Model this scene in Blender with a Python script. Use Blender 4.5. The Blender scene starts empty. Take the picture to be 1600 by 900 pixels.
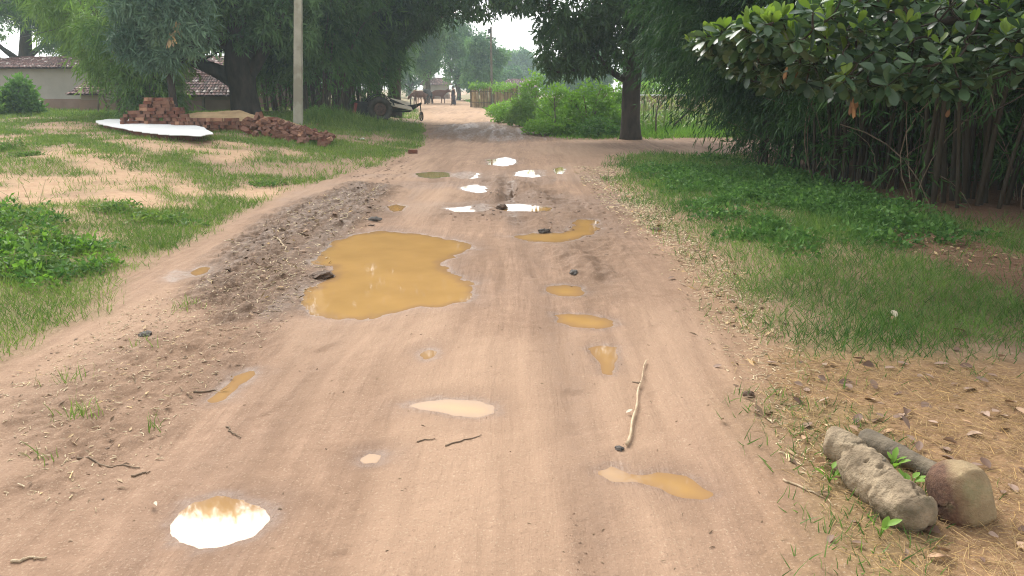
import bpy, math
import numpy as np
from mathutils import Vector, Matrix

# ------------------------------------------------------------------ camera, sky, sun, exposure
scene = bpy.context.scene
COL = scene.collection
CAM_H, PITCH, FPX = 1.6, math.radians(14.7), 1200.0
cam_data = bpy.data.cameras.new("camera")
cam = bpy.data.objects.new("camera", cam_data)
COL.objects.link(cam)
cam.location = (0, 0, CAM_H)
cam.rotation_euler = (math.pi / 2 - PITCH, 0, 0)
cam_data.sensor_width = 36.0
cam_data.lens = 36.0 * FPX / 1600.0
cam_data.clip_start, cam_data.clip_end = 0.05, 2000
scene.camera = cam

SUN_EL, SUN_AZ = math.radians(45), math.radians(-22)      # azimuth measured from +Y (into the picture) towards +X
world = bpy.data.worlds.new("World")
scene.world = world
world.use_nodes = True
wn, wl_ = world.node_tree.nodes, world.node_tree.links
wn.clear()
sky = wn.new("ShaderNodeTexSky")
sky.sky_type = 'NISHITA'
sky.sun_disc = False
sky.sun_elevation = SUN_EL
sky.sun_rotation = SUN_AZ
sky.air_density, sky.dust_density, sky.ozone_density = 1.0, 2.0, 1.0
hs = wn.new("ShaderNodeHueSaturation")
hs.inputs['Saturation'].default_value = 0.12              # the veil of cloud: almost no blue left
bg = wn.new("ShaderNodeBackground")
bg.inputs['Strength'].default_value = 0.15
wo = wn.new("ShaderNodeOutputWorld")
wl_.new(sky.outputs[0], hs.inputs['Color'])
wl_.new(hs.outputs[0], bg.inputs['Color'])
wl_.new(bg.outputs[0], wo.inputs['Surface'])

sun_data = bpy.data.lights.new("sun", 'SUN')
sun_data.energy = 1.5
sun_data.angle = math.radians(36)
sun_data.color = (1.0, 0.95, 0.87)
sun = bpy.data.objects.new("sun", sun_data)
COL.objects.link(sun)
sun_dir = Vector((math.sin(SUN_AZ) * math.cos(SUN_EL), math.cos(SUN_AZ) * math.cos(SUN_EL), math.sin(SUN_EL)))
sun.rotation_euler = sun_dir.to_track_quat('Z', 'Y').to_euler()

vs = scene.view_settings
vs.view_transform = 'Standard'
vs.look = 'None'
vs.gamma = 1.0
vs.use_curve_mapping = False
vs.exposure = 1.32
scene.cycles.use_denoising = True
scene.cycles.denoising_prefilter = 'NONE'
scene.cycles.use_adaptive_sampling = False
scene.cycles.sample_clamp_indirect = 4.0
scene.cycles.pixel_filter_type = 'BLACKMAN_HARRIS'
scene.cycles.filter_width = 1.15
scene.cycles.max_bounces = 6
scene.cycles.diffuse_bounces = 3
scene.cycles.glossy_bounces = 2
scene.cycles.transmission_bounces = 4
scene.cycles.volume_bounces = 1
scene.cycles.caustics_reflective = False
scene.cycles.caustics_refractive = False

# ------------------------------------------------------------------ measuring helpers
SP, CP = math.sin(PITCH), math.cos(PITCH)


def ray(px, py):
    u, v = (px - 800) / FPX, (450 - py) / FPX
    return np.array([u, CP + v * SP, -SP + v * CP])


def at(px, py, Y):
    """the point of the place seen at photo pixel (px, py) that lies Y metres ahead"""
    d = ray(px, py)
    return np.array([0, 0, CAM_H]) + d * (Y / d[1])


def g0(px, py):
    d = ray(px, py)
    return (np.array([0, 0, CAM_H]) + d * (CAM_H / -d[2]))[:2]


# ------------------------------------------------------------------ noise
def _hash(ix, iy, seed):
    h = (ix.astype(np.int64) * 374761393 + iy.astype(np.int64) * 668265263 + seed * 1442695041) & 0xFFFFFFFF
    h = ((h ^ (h >> 13)) * 1274126177) & 0xFFFFFFFF
    return ((h ^ (h >> 16)) & 0xFFFFFF) / float(0xFFFFFF)


def noise(x, y, seed=0):
    x, y = np.asarray(x, float), np.asarray(y, float)
    ix, iy = np.floor(x), np.floor(y)
    fx, fy = x - ix, y - iy
    fx, fy = fx * fx * (3 - 2 * fx), fy * fy * (3 - 2 * fy)
    a, b = _hash(ix, iy, seed), _hash(ix + 1, iy, seed)
    c, d = _hash(ix, iy + 1, seed), _hash(ix + 1, iy + 1, seed)
    return (a + (b - a) * fx) * (1 - fy) + (c + (d - c) * fx) * fy * 1.0 if False else (a * (1 - fx) + b * fx) * (1 - fy) + (c * (1 - fx) + d * fx) * fy


def fbm(x, y, octaves=4, seed=0, gain=0.5):
    s, a, t = 0, 1.0, 0
    for k in range(octaves):
        s = s + a * noise(x * 2 ** k + 17.3 * k, y * 2 ** k - 9.1 * k, seed + k)
        t += a
        a *= gain
    return s / t - 0.5


def sstep(a, b, x):
    t = np.clip((x - a) / (b - a), 0, 1)
    return t * t * (3 - 2 * t)


def poly_sdf(X, Y, P):
    """signed distance (negative inside) from points to polygon P"""
    P = np.asarray(P, float)
    d2 = np.full(X.shape, 1e18)
    inside = np.zeros(X.shape, bool)
    n = len(P)
    for i in range(n):
        ax, ay = P[i]
        bx, by = P[(i + 1) % n]
        ex, ey = bx - ax, by - ay
        t = np.clip(((X - ax) * ex + (Y - ay) * ey) / (ex * ex + ey * ey + 1e-12), 0, 1)
        d2 = np.minimum(d2, (X - ax - t * ex) ** 2 + (Y - ay - t * ey) ** 2)
        cond = (ay > Y) != (by > Y)
        inside ^= cond & (X < (bx - ax) * (Y - ay) / (by - ay + 1e-12) + ax)
    return np.where(inside, -1, 1) * np.sqrt(d2)


# ------------------------------------------------------------------ objects and meshes
def tag(o, label=None, cat=None, group=None, kind=None):
    for k, v in (('label', label), ('category', cat), ('group', group), ('kind', kind)):
        if v:
            o[k] = v
    return o


def thing(name, label, cat, loc=(0, 0, 0), group=None):
    o = bpy.data.objects.new(name, None)
    o.empty_display_size = 0.2
    o.location = tuple(float(c) for c in loc)
    COL.objects.link(o)
    return tag(o, label, cat, group)


def adopt(o, parent):
    """o keeps its place in the world and becomes a part of parent"""
    o.parent = parent
    if parent is not None:
        p, m = parent, Matrix.Identity(4)
        chain = []
        while p is not None:
            chain.append(p)
            p = p.parent
        for q in reversed(chain):
            m = m @ q.matrix_parent_inverse @ Matrix.LocRotScale(q.location, q.rotation_euler, q.scale)
        o.matrix_parent_inverse = m.inverted()
    return o


def make_mesh(name, V, F, mat=None, smooth=False, rnd=None):
    V = np.asarray(V, np.float32)
    if not isinstance(F, list):
        F = [F]
    F = [np.asarray(f, np.int32) for f in F if len(f)]
    me = bpy.data.meshes.new(name)
    me.vertices.add(len(V))
    me.vertices.foreach_set('co', V.ravel())
    nl = sum(f.size for f in F)
    npoly = sum(len(f) for f in F)
    me.loops.add(nl)
    me.polygons.add(npoly)
    me.loops.foreach_set('vertex_index', np.concatenate([f.ravel() for f in F]))
    sizes = np.concatenate([np.full(len(f), f.shape[1], np.int32) for f in F])
    starts = np.concatenate([[0], np.cumsum(sizes)[:-1]]).astype(np.int32)
    me.polygons.foreach_set('loop_start', starts)
    me.polygons.foreach_set('use_smooth', np.full(npoly, smooth))
    me.update(calc_edges=True)
    if rnd is not None:
        a = me.attributes.new('rnd', 'FLOAT', 'POINT')
        a.data.foreach_set('value', np.asarray(rnd, np.float32))
    if mat is not None:
        me.materials.append(mat)
    return me


def obj(name, me, parent=None, loc=None, rot=None, scale=None):
    o = bpy.data.objects.new(name, me)
    if loc is not None:
        o.location = tuple(float(c) for c in loc)
    if rot is not None:
        o.rotation_euler = rot
    if scale is not None:
        o.scale = scale if hasattr(scale, '__len__') else (scale,) * 3
    COL.objects.link(o)
    if parent is not None:
        adopt(o, parent)
    return o


class MB:
    """collects pieces that make up ONE mesh"""
    def __init__(self):
        self.V, self.F, self.R, self.n = [], {}, [], 0

    def add(self, V, F, rnd=0.5):
        V = np.asarray(V, float).reshape(-1, 3)
        self.V.append(V)
        for f in (F if isinstance(F, list) and len(F) and isinstance(F[0], np.ndarray) else [np.asarray(F)]):
            if len(f):
                self.F.setdefault(f.shape[1], []).append(f + self.n)
        self.R.append(np.broadcast_to(np.asarray(rnd, float), (len(V),)) if np.ndim(rnd) <= 1 else rnd)
        self.n += len(V)
        return self

    def box(self, c, s, rot=None, rnd=0.5):
        v = np.array([[x, y, z] for x in (-.5, .5) for y in (-.5, .5) for z in (-.5, .5)]) * np.asarray(s, float)
        if rot is not None:
            v = v @ np.array(rot.to_matrix()).T
        f = np.array([[0, 1, 3, 2], [4, 6, 7, 5], [0, 4, 5, 1], [2, 3, 7, 6], [0, 2, 6, 4], [1, 5, 7, 3]])
        return self.add(v + np.asarray(c, float), f, rnd)

    def tube(self, path, radii, sides=8, cap=True, rnd=0.5):
        V, F = tube(path, radii, sides, cap)
        return self.add(V, F, rnd)

    def mesh(self, name, mat, smooth=False):
        F = [np.concatenate(v) for v in self.F.values()]
        return make_mesh(name, np.concatenate(self.V), F, mat, smooth, np.concatenate(self.R))

    def build(self, name, mat, parent=None, smooth=False):
        return obj(name, self.mesh(name, mat, smooth), parent)


def norm(v):
    return v / (np.linalg.norm(v, axis=-1, keepdims=True) + 1e-12)


def tube(path, radii, sides=8, cap=True):
    path = np.asarray(path, float)
    n = len(path)
    radii = np.broadcast_to(np.asarray(radii, float), (n,))
    T = norm(np.gradient(path, axis=0))
    ref = np.array([0, 0, 1.0]) if abs(T[0][2]) < 0.8 else np.array([1.0, 0, 0])
    A = norm(np.cross(T, ref))
    B = np.cross(T, A)
    a = np.linspace(0, 2 * math.pi, sides, endpoint=False)
    V = path[:, None] + radii[:, None, None] * (np.cos(a)[None, :, None] * A[:, None] + np.sin(a)[None, :, None] * B[:, None])
    V = V.reshape(-1, 3)
    i, j = np.meshgrid(np.arange(n - 1), np.arange(sides), indexing='ij')
    q = np.stack([i * sides + j, i * sides + (j + 1) % sides, (i + 1) * sides + (j + 1) % sides, (i + 1) * sides + j], -1).reshape(-1, 4)
    F = [q]
    if cap:
        V = np.vstack([V, path[:1], path[-1:]])
        c0, c1 = n * sides, n * sides + 1
        k = np.arange(sides)
        F.append(np.concatenate([np.stack([(k + 1) % sides, k, np.full(sides, c0)], -1),
                                 np.stack([(n - 1) * sides + k, (n - 1) * sides + (k + 1) % sides, np.full(sides, c1)], -1)]))
    return V, F


def bez(p0, p1, p2, n=12):
    t = np.linspace(0, 1, n)[:, None]
    return (1 - t) ** 2 * np.asarray(p0, float) + 2 * t * (1 - t) * np.asarray(p1, float) + t * t * np.asarray(p2, float)


def bake(tv, tf, P, D, N, sx, sy, sz=None, rnd=None):
    """copies of a small shape (x = across, y = along D, z = along N) put into one vertex list"""
    tv = np.asarray(tv, float)
    D = norm(D)
    S = norm(np.cross(D, N))
    N = np.cross(S, D)
    n, k = len(P), len(tv)
    sx, sy = np.broadcast_to(sx, (n,)), np.broadcast_to(sy, (n,))
    sz = sx if sz is None else np.broadcast_to(sz, (n,))
    V = P[:, None] + tv[None, :, 0, None] * (S * sx[:, None])[:, None] + tv[None, :, 1, None] * (D * sy[:, None])[:, None] \
        + tv[None, :, 2, None] * (N * sz[:, None])[:, None]
    off = (np.arange(n) * k)[:, None, None]
    F = [(np.asarray(f)[None] + off).reshape(-1, np.asarray(f).shape[1]) for f in tf]
    R = np.repeat(np.broadcast_to(0.5 if rnd is None else rnd, (n,)), k)
    return V.reshape(-1, 3), F, R


# leaf-like shapes: x across (-.5 .. .5), y along 0..1, z up
LEAF_V = [(0, 0, 0), (.5, .45, .12), (0, 1, -.1), (-.5, .45, .12)]
LEAF_F = [np.array([[0, 1, 2], [0, 2, 3]])]
BLADE_V = [(-.5, 0, 0), (.5, 0, 0), (-.42, .5, .05), (.42, .5, .05), (0, 1, .3)]
BLADE_F = [np.array([[0, 1, 3, 2]]), np.array([[2, 3, 4]])]
STRAW_V = [(-.5, 0, 0), (.5, 0, 0), (.35, 1, 0), (-.35, 1, 0), (0, .5, .6)]
STRAW_F = [np.array([[0, 1, 4], [1, 2, 4], [2, 3, 4], [3, 0, 4]])]


def broad_leaf(curl=0.25, fold=0.16, obovate=True, twist=0.0):
    ts = [0, .12, .3, .5, .68, .84, .95, 1]
    ws = [.03, .12, .3, .44, .5, .42, .2, .02] if obovate else [.03, .26, .44, .5, .42, .28, .12, .01]
    V, F = [], []
    for i, (t, w) in enumerate(zip(ts, ws)):
        z = -curl * t * t
        tw = twist * t
        V += [(-w * math.cos(tw), t, z + fold * w - w * math.sin(tw)), (0, t, z), (w * math.cos(tw), t, z + fold * w + w * math.sin(tw))]
    for i in range(len(ts) - 1):
        a = i * 3
        F += [(a, a + 1, a + 4, a + 3), (a + 1, a + 2, a + 5, a + 4)]
    return np.array(V), [np.array(F)]


# ------------------------------------------------------------------ materials
def nodes(name):
    m = bpy.data.materials.new(name)
    m.use_nodes = True
    nt = m.node_tree
    nt.nodes.clear()
    return m, nt.nodes, nt.links


def val(n, op, a, b, L, clamp=False):
    x = n.new("ShaderNodeMath")
    x.operation = op
    x.use_clamp = clamp
    for i, v in enumerate((a, b)):
        if isinstance(v, (int, float)):
            x.inputs[i].default_value = v
        else:
            L.new(v, x.inputs[i])
    return x.outputs[0]


def mixc(n, L, fac, a, b, mode='MIX'):
    x = n.new("ShaderNodeMix")
    x.data_type = 'RGBA'
    x.blend_type = mode
    for s, v in ((x.inputs[0], fac), (x.inputs[6], a), (x.inputs[7], b)):
        if isinstance(v, (int, float)):
            s.default_value = v
        elif isinstance(v, tuple):
            s.default_value = (*v[:3], 1)
        else:
            L.new(v, s)
    return x.outputs[2]


def tex(n, L, scale, detail=4, rough=0.55, vec=None, dist=0.0):
    t = n.new("ShaderNodeTexNoise")
    t.inputs['Scale'].default_value = scale
    t.inputs['Detail'].default_value = detail
    t.inputs['Roughness'].default_value = rough
    t.inputs['Distortion'].default_value = dist
    if vec is not None:
        L.new(vec, t.inputs['Vector'])
    return t.outputs[0]


def ramp(n, L, fac, stops):
    r = n.new("ShaderNodeValToRGB")
    e = r.color_ramp.elements
    while len(e) < len(stops):
        e.new(0.5)
    for k, (p, c) in enumerate(stops):
        e[k].position = p
        e[k].color = (*c, 1) if len(c) == 3 else c
    L.new(fac, r.inputs[0])
    return r.outputs[0]


def leaf_mat(name, dark, light, trans=0.3, gloss=0.35, rough=0.45, object_random=False):
    m, n, L = nodes(name)
    if object_random:
        a = n.new("ShaderNodeObjectInfo")
        f = a.outputs['Random']
    else:
        a = n.new("ShaderNodeAttribute")
        a.attribute_name = 'rnd'
        f = a.outputs['Fac']
    c = ramp(n, L, f, [(0.0, dark), (0.75, light), (1.0, tuple(min(1, x * k) for x, k in zip(light, (1.35, 1.2, .9))))])
    p = n.new("ShaderNodeBsdfPrincipled")
    L.new(c, p.inputs['Base Color'])
    p.inputs['Roughness'].default_value = rough
    p.inputs['Specular IOR Level'].default_value = gloss
    t = n.new("ShaderNodeBsdfTranslucent")
    L.new(mixc(n, L, 0.5, c, (0.8, 1.0, 0.25), 'MULTIPLY'), t.inputs['Color'])
    mx = n.new("ShaderNodeMixShader")
    mx.inputs[0].default_value = trans
    L.new(p.outputs[0], mx.inputs[1])
    L.new(t.outputs[0], mx.inputs[2])
    o = n.new("ShaderNodeOutputMaterial")
    L.new(mx.outputs[0], o.inputs['Surface'])
    return m


def solid_mat(name, c1, c2, scale=6.0, rough=0.8, bump=0.3, bscale=None, rnd=False, c3=None, spec=0.3, detail=5, stretch=None):
    m, n, L = nodes(name)
    tc = n.new("ShaderNodeTexCoord")
    vec = tc.outputs['Object']
    if stretch:
        mp = n.new("ShaderNodeMapping")
        mp.inputs['Scale'].default_value = stretch
        L.new(vec, mp.inputs['Vector'])
        vec = mp.outputs[0]
    f = tex(n, L, scale, detail, 0.6, vec)
    c = ramp(n, L, f, [(0.32, c1), (0.68, c2)])
    if c3 is not None:
        f3 = tex(n, L, scale * 0.37, 4, 0.6, vec)
        c = mixc(n, L, ramp(n, L, f3, [(0.48, (0, 0, 0)), (0.58, (1, 1, 1))]), c, c3)
    if rnd:
        a = n.new("ShaderNodeAttribute")
        a.attribute_name = 'rnd'
        k = val(n, 'ADD', val(n, 'MULTIPLY', a.outputs['Fac'], 0.9, L), 0.55, L)
        c = mixc(n, L, 1.0, c, k, 'MULTIPLY')
    p = n.new("ShaderNodeBsdfPrincipled")
    L.new(c, p.inputs['Base Color'])
    p.inputs['Roughness'].default_value = rough
    p.inputs['Specular IOR Level'].default_value = spec
    b = n.new("ShaderNodeBump")
    b.inputs['Strength'].default_value = bump
    b.inputs['Distance'].default_value = 0.02
    L.new(tex(n, L, bscale or scale * 3, 5, 0.6, vec), b.inputs['Height'])
    L.new(b.outputs[0], p.inputs['Normal'])
    o = n.new("ShaderNodeOutputMaterial")
    L.new(p.outputs[0], o.inputs['Surface'])
    return m


def ground_mat():
    m, n, L = nodes("earth")
    tc = n.new("ShaderNodeTexCoord")
    vec = tc.outputs['Object']

    def attr(nm):
        a = n.new("ShaderNodeAttribute")
        a.attribute_name = nm
        s = n.new("ShaderNodeSeparateColor")
        L.new(a.outputs['Color'], s.inputs[0])
        return s.outputs[0], s.outputs[1], s.outputs[2], a.outputs['Alpha']
    wet, mud, grass, straw = attr('mask_a')
    sand, shaded_leafsoil, pale, track = attr('mask_b')
    n1 = tex(n, L, 1.1, 5, 0.6, vec)
    n2 = tex(n, L, 9.0, 6, 0.65, vec)
    n3 = tex(n, L, 70.0, 4, 0.7, vec)
    n4 = tex(n, L, 24.0, 5, 0.75, vec)
    c = ramp(n, L, n1, [(0.3, (0.245, 0.15, 0.096)), (0.7, (0.365, 0.238, 0.162))])
    c = mixc(n, L, 0.4, c, ramp(n, L, n2, [(0.3, (0.20, 0.123, 0.078)), (0.7, (0.40, 0.268, 0.182))]))
    mp = n.new("ShaderNodeMapping")
    mp.inputs['Scale'].default_value = (34, 2.4, 1)
    mp.inputs['Rotation'].default_value = (0, 0, 0.05)
    L.new(vec, mp.inputs['Vector'])
    ns = tex(n, L, 1.0, 5, 0.65, mp.outputs[0], 0.6)
    mp2 = n.new("ShaderNodeMapping")
    mp2.inputs['Scale'].default_value = (9, 0.8, 1)
    mp2.inputs['Rotation'].default_value = (0, 0, -0.12)
    L.new(vec, mp2.inputs['Vector'])
    ns2 = tex(n, L, 1.0, 4, 0.6, mp2.outputs[0], 0.8)
    msk = ramp(n, L, tex(n, L, 0.55, 4, 0.6, vec), [(0.42, (0.12, 0.12, 0.12)), (0.6, (1, 1, 1))])
    c = mixc(n, L, val(n, 'MULTIPLY', msk, 0.5, L), c, mixc(n, L, 1.0, c, ramp(n, L, ns, [(0.35, (0.62, 0.58, 0.55)), (0.65, (1.25, 1.25, 1.25))]), 'MULTIPLY'))
    c = mixc(n, L, val(n, 'MULTIPLY', msk, 0.42, L), c, mixc(n, L, 1.0, c, ramp(n, L, ns2, [(0.36, (0.66, 0.63, 0.6)), (0.62, (1.2, 1.2, 1.2))]), 'MULTIPLY'))
    c = mixc(n, L, pale, c, (0.375, 0.248, 0.165))
    c = mixc(n, L, sand, c, ramp(n, L, n2, [(0.3, (0.40, 0.235, 0.145)), (0.7, (0.50, 0.345, 0.21))]))
    c = mixc(n, L, val(n, 'MULTIPLY', straw, 0.85, L), c, ramp(n, L, n4, [(0.3, (0.15, 0.085, 0.042)), (0.7, (0.35, 0.215, 0.105))]))
    c = mixc(n, L, val(n, 'MULTIPLY', grass, 0.8, L), c, ramp(n, L, n4, [(0.3, (0.12, 0.115, 0.045)), (0.7, (0.28, 0.24, 0.11))]))
    c = mixc(n, L, shaded_leafsoil, c, ramp(n, L, n4, [(0.3, (0.09, 0.05, 0.03)), (0.7, (0.22, 0.12, 0.072))]))  # reddish litter soil, its dark tone also painting the shade under plants
    mudf = val(n, 'MULTIPLY', mud, ramp(n, L, n4, [(0.33, (0.25, 0.25, 0.25)), (0.54, (1, 1, 1))]), L, True)
    c = mixc(n, L, mudf, c, ramp(n, L, n2, [(0.3, (0.085, 0.05, 0.03)), (0.7, (0.19, 0.118, 0.072))]))
    # dark specks: bits of chaff and grit trodden into the soil
    sp = ramp(n, L, n3, [(0.585, (0, 0, 0)), (0.66, (1, 1, 1))])
    c = mixc(n, L, val(n, 'MULTIPLY', sp, 0.38, L), c, (0.14, 0.09, 0.06))
    sp2 = ramp(n, L, tex(n, L, 95.0, 2, 0.5, vec), [(0.60, (0, 0, 0)), (0.68, (1, 1, 1))])
    c = mixc(n, L, val(n, 'MULTIPLY', sp2, 0.35, L), c, (0.55, 0.43, 0.30))
    c = mixc(n, L, val(n, 'MULTIPLY', track, 0.55, L), c, (0.165, 0.1, 0.062))
    wv = val(n, 'MULTIPLY', wet, ramp(n, L, n2, [(0.3, (0.6, 0.6, 0.6)), (0.6, (1, 1, 1))]), L, True)
    c = mixc(n, L, val(n, 'MULTIPLY', wv, 0.9, L), c, mixc(n, L, 1.0, c, (0.62, 0.58, 0.56), 'MULTIPLY'))
    p = n.new("ShaderNodeBsdfPrincipled")
    L.new(c, p.inputs['Base Color'])
    r = val(n, 'SUBTRACT', 0.95, val(n, 'MULTIPLY', val(n, 'MULTIPLY', wv, wv, L), 0.62, L), L)
    L.new(r, p.inputs['Roughness'])
    p.inputs['Specular IOR Level'].default_value = 0.22
    # fine lines dragged along the road by wheels and hooves
    h = val(n, 'ADD', val(n, 'MULTIPLY', n2, 1.0, L), val(n, 'ADD', val(n, 'MULTIPLY', n4, 0.55, L), val(n, 'MULTIPLY', n3, 0.3, L), L), L)
    h = val(n, 'ADD', h, val(n, 'ADD', val(n, 'MULTIPLY', ns, 0.5, L), val(n, 'MULTIPLY', ns2, 0.8, L), L), L)
    b = n.new("ShaderNodeBump")
    b.inputs['Strength'].default_value = 0.5
    b.inputs['Distance'].default_value = 0.025
    L.new(h, b.inputs['Height'])
    L.new(b.outputs[0], p.inputs['Normal'])
    o = n.new("ShaderNodeOutputMaterial")
    L.new(p.outputs[0], o.inputs['Surface'])
    return m


def water_mat(name, col):
    m, n, L = nodes(name)
    tc = n.new("ShaderNodeTexCoord")
    p = n.new("ShaderNodeBsdfPrincipled")
    f = tex(n, L, 2.2, 3, 0.5, tc.outputs['Object'])
    at_ = n.new('ShaderNodeAttribute')
    at_.attribute_name = 'rnd'
    cw = ramp(n, L, f, [(0.3, tuple(x * 0.88 for x in col)), (0.7, tuple(x * 1.08 for x in col))])
    L.new(mixc(n, L, at_.outputs['Fac'], tuple(x * k for x, k in zip(col, (.72, .72, 1.0))), cw), p.inputs['Base Color'])
    p.inputs['Roughness'].default_value = 0.035
    p.inputs['IOR'].default_value = 1.33
    b = n.new("ShaderNodeBump")
    b.inputs['Strength'].default_value = 0.03
    b.inputs['Distance'].default_value = 0.01
    L.new(tex(n, L, 5.0, 2, 0.5, tc.outputs['Object']), b.inputs['Height'])
    L.new(b.outputs[0], p.inputs['Normal'])
    o = n.new("ShaderNodeOutputMaterial")
    L.new(p.outputs[0], o.inputs['Surface'])
    return m


M = {}
M['earth'] = ground_mat()
M['water'] = water_mat("muddy_water", (0.40, 0.237, 0.085))
M['water_green'] = water_mat("green_muddy_water", (0.26, 0.19, 0.07))
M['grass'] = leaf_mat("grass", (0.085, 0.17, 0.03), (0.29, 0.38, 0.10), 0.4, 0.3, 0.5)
M['grass_shade'] = leaf_mat("lush_shaded_grass", (0.04, 0.12, 0.025), (0.22, 0.34, 0.085), 0.4, 0.3, 0.5)  # lush green, with the verge's tree shade also in its colour
M['weed'] = leaf_mat("weed_leaf", (0.03, 0.10, 0.025), (0.17, 0.32, 0.085), 0.35, 0.15, 0.6)
M['bush'] = leaf_mat("bush_leaf", (0.075, 0.18, 0.025), (0.26, 0.45, 0.07), 0.45, 0.3, 0.5)
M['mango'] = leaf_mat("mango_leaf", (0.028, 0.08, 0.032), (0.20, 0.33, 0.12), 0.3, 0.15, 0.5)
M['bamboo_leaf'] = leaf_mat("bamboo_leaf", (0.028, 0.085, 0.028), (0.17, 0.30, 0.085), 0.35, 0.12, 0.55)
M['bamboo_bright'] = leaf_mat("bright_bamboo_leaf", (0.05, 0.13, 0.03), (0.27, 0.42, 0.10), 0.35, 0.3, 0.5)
M['bamboo_shaded'] = leaf_mat("shaded_bamboo_leaf", (0.016, 0.052, 0.018), (0.085, 0.17, 0.05), 0.3, 0.15, 0.5)  # leaf colour lowered to carry the shade inside the thicket
M['culm_shaded'] = solid_mat("shaded_culm", (0.018, 0.016, 0.010), (0.075, 0.052, 0.031), 1.3, 0.7, 0.2, 20, stretch=(1, 1, .4))  # darkened copy of the culm: thicket shade put into its colour
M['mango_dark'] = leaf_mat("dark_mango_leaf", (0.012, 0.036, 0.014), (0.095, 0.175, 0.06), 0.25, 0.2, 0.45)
M['far_leaf'] = leaf_mat("far_leaf", (0.04, 0.12, 0.05), (0.18, 0.34, 0.11), 0.25, 0.3, 0.5)
M['broad_old'] = leaf_mat("broad_leaf", (0.030, 0.068, 0.036), (0.085, 0.15, 0.070), 0.22, 0.42, 0.35, True)
M['broad_new'] = leaf_mat("young_broad_leaf", (0.10, 0.18, 0.028), (0.24, 0.34, 0.055), 0.38, 0.3, 0.45, True)
M['broad_mass'] = leaf_mat("broad_leaf_mass", (0.03, 0.065, 0.034), (0.085, 0.145, 0.066), 0.2, 0.45, 0.35)
M['dry_leaf'] = leaf_mat("dry_leaf", (0.13, 0.075, 0.05), (0.40, 0.28, 0.21), 0.04, 0.25, 0.6, True)
M['hang_leaf'] = leaf_mat("withered_leaf", (0.20, 0.10, 0.05), (0.36, 0.21, 0.11), 0.06, 0.2, 0.6)
M['litter'] = leaf_mat("leaf_litter", (0.12, 0.075, 0.045), (0.46, 0.34, 0.21), 0.1, 0.2, 0.7)
M['straw'] = leaf_mat("straw", (0.17, 0.10, 0.042), (0.48, 0.33, 0.15), 0.1, 0.25, 0.6)
M['pale_straw'] = leaf_mat("pale_husk", (0.34, 0.24, 0.13), (0.68, 0.56, 0.37), 0.1, 0.25, 0.6)
M['clod'] = solid_mat("mud_clod", (0.13, 0.078, 0.047), (0.25, 0.155, 0.098), 14, 0.75, 0.6, 40, True)
M['bark'] = solid_mat("mango_bark", (0.028, 0.021, 0.017), (0.075, 0.056, 0.043), 5, 0.9, 0.8, 14, stretch=(1, 1, .35))
M['far_bark'] = solid_mat("grey_bark", (0.06, 0.05, 0.04), (0.14, 0.115, 0.09), 4, 0.9, 0.6, 12)
M['culm'] = solid_mat("bamboo_culm", (0.06, 0.05, 0.03), (0.19, 0.14, 0.085), 1.3, 0.6, 0.2, 20, stretch=(1, 1, .4))
M['twig'] = solid_mat("twig", (0.13, 0.09, 0.06), (0.26, 0.19, 0.125), 9, 0.85, 0.4)
M['stick'] = solid_mat("peeled_stick", (0.36, 0.26, 0.16), (0.58, 0.45, 0.30), 11, 0.75, 0.4, stretch=(3, 1, 1))
M['log'] = solid_mat("weathered_log", (0.155, 0.115, 0.073), (0.38, 0.295, 0.195), 9, 0.95, 1.0, 38, c3=(0.10, 0.085, 0.05))
M['log_dark'] = solid_mat("damp_wood", (0.09, 0.075, 0.055), (0.20, 0.16, 0.11), 9, 0.9, 0.7, 30)
M['brick'] = solid_mat("fired_brick", (0.15, 0.07, 0.046), (0.27, 0.135, 0.09), 5, 0.92, 0.5, 40, rnd=False)
M['brick_dark'] = solid_mat("sooty_brick", (0.12, 0.05, 0.035), (0.24, 0.095, 0.06), 5, 0.92, 0.5, 40)
M['brick_pale'] = solid_mat("pale_brick", (0.30, 0.145, 0.085), (0.46, 0.25, 0.155), 5, 0.92, 0.5, 40)
M['white'] = solid_mat("whitewashed_cement", (0.66, 0.66, 0.64), (0.8, 0.8, 0.78), 2.2, 0.7, 0.15, 14)
M['soil_pile'] = solid_mat("loose_earth", (0.30, 0.20, 0.105), (0.47, 0.33, 0.18), 3, 0.95, 0.8, 12)
M['concrete'] = solid_mat("pole_concrete", (0.36, 0.33, 0.255), (0.47, 0.44, 0.35), 4, 0.85, 0.25, 20, c3=(0.32, 0.29, 0.22))
M['mud_wall'] = solid_mat("mud_plaster", (0.36, 0.335, 0.29), (0.46, 0.43, 0.375), 0.9, 0.95, 0.3, 6, c3=(0.34, 0.28, 0.22))
M['brown_wall'] = solid_mat("brown_mud_plaster", (0.20, 0.165, 0.12), (0.30, 0.25, 0.185), 0.9, 0.95, 0.3, 6)
M['base_band'] = solid_mat("red_mud_band", (0.24, 0.16, 0.12), (0.32, 0.22, 0.165), 1.5, 0.95, 0.3, 6)
M['wood'] = solid_mat("old_wood", (0.10, 0.08, 0.06), (0.19, 0.155, 0.115), 5, 0.9, 0.4)
M['rubber'] = solid_mat("tyre_rubber", (0.045, 0.038, 0.032), (0.10, 0.085, 0.07), 5, 0.8, 0.2)
M['black_iron'] = solid_mat("black_iron", (0.014, 0.014, 0.015), (0.035, 0.032, 0.03), 5, 0.6, 0.2)
M['rust_iron'] = solid_mat("rusty_rim", (0.08, 0.05, 0.04), (0.17, 0.10, 0.075), 7, 0.8, 0.3)
M['red_paint'] = solid_mat("faded_red_paint", (0.20, 0.03, 0.025), (0.30, 0.055, 0.045), 6, 0.6, 0.2)
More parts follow.
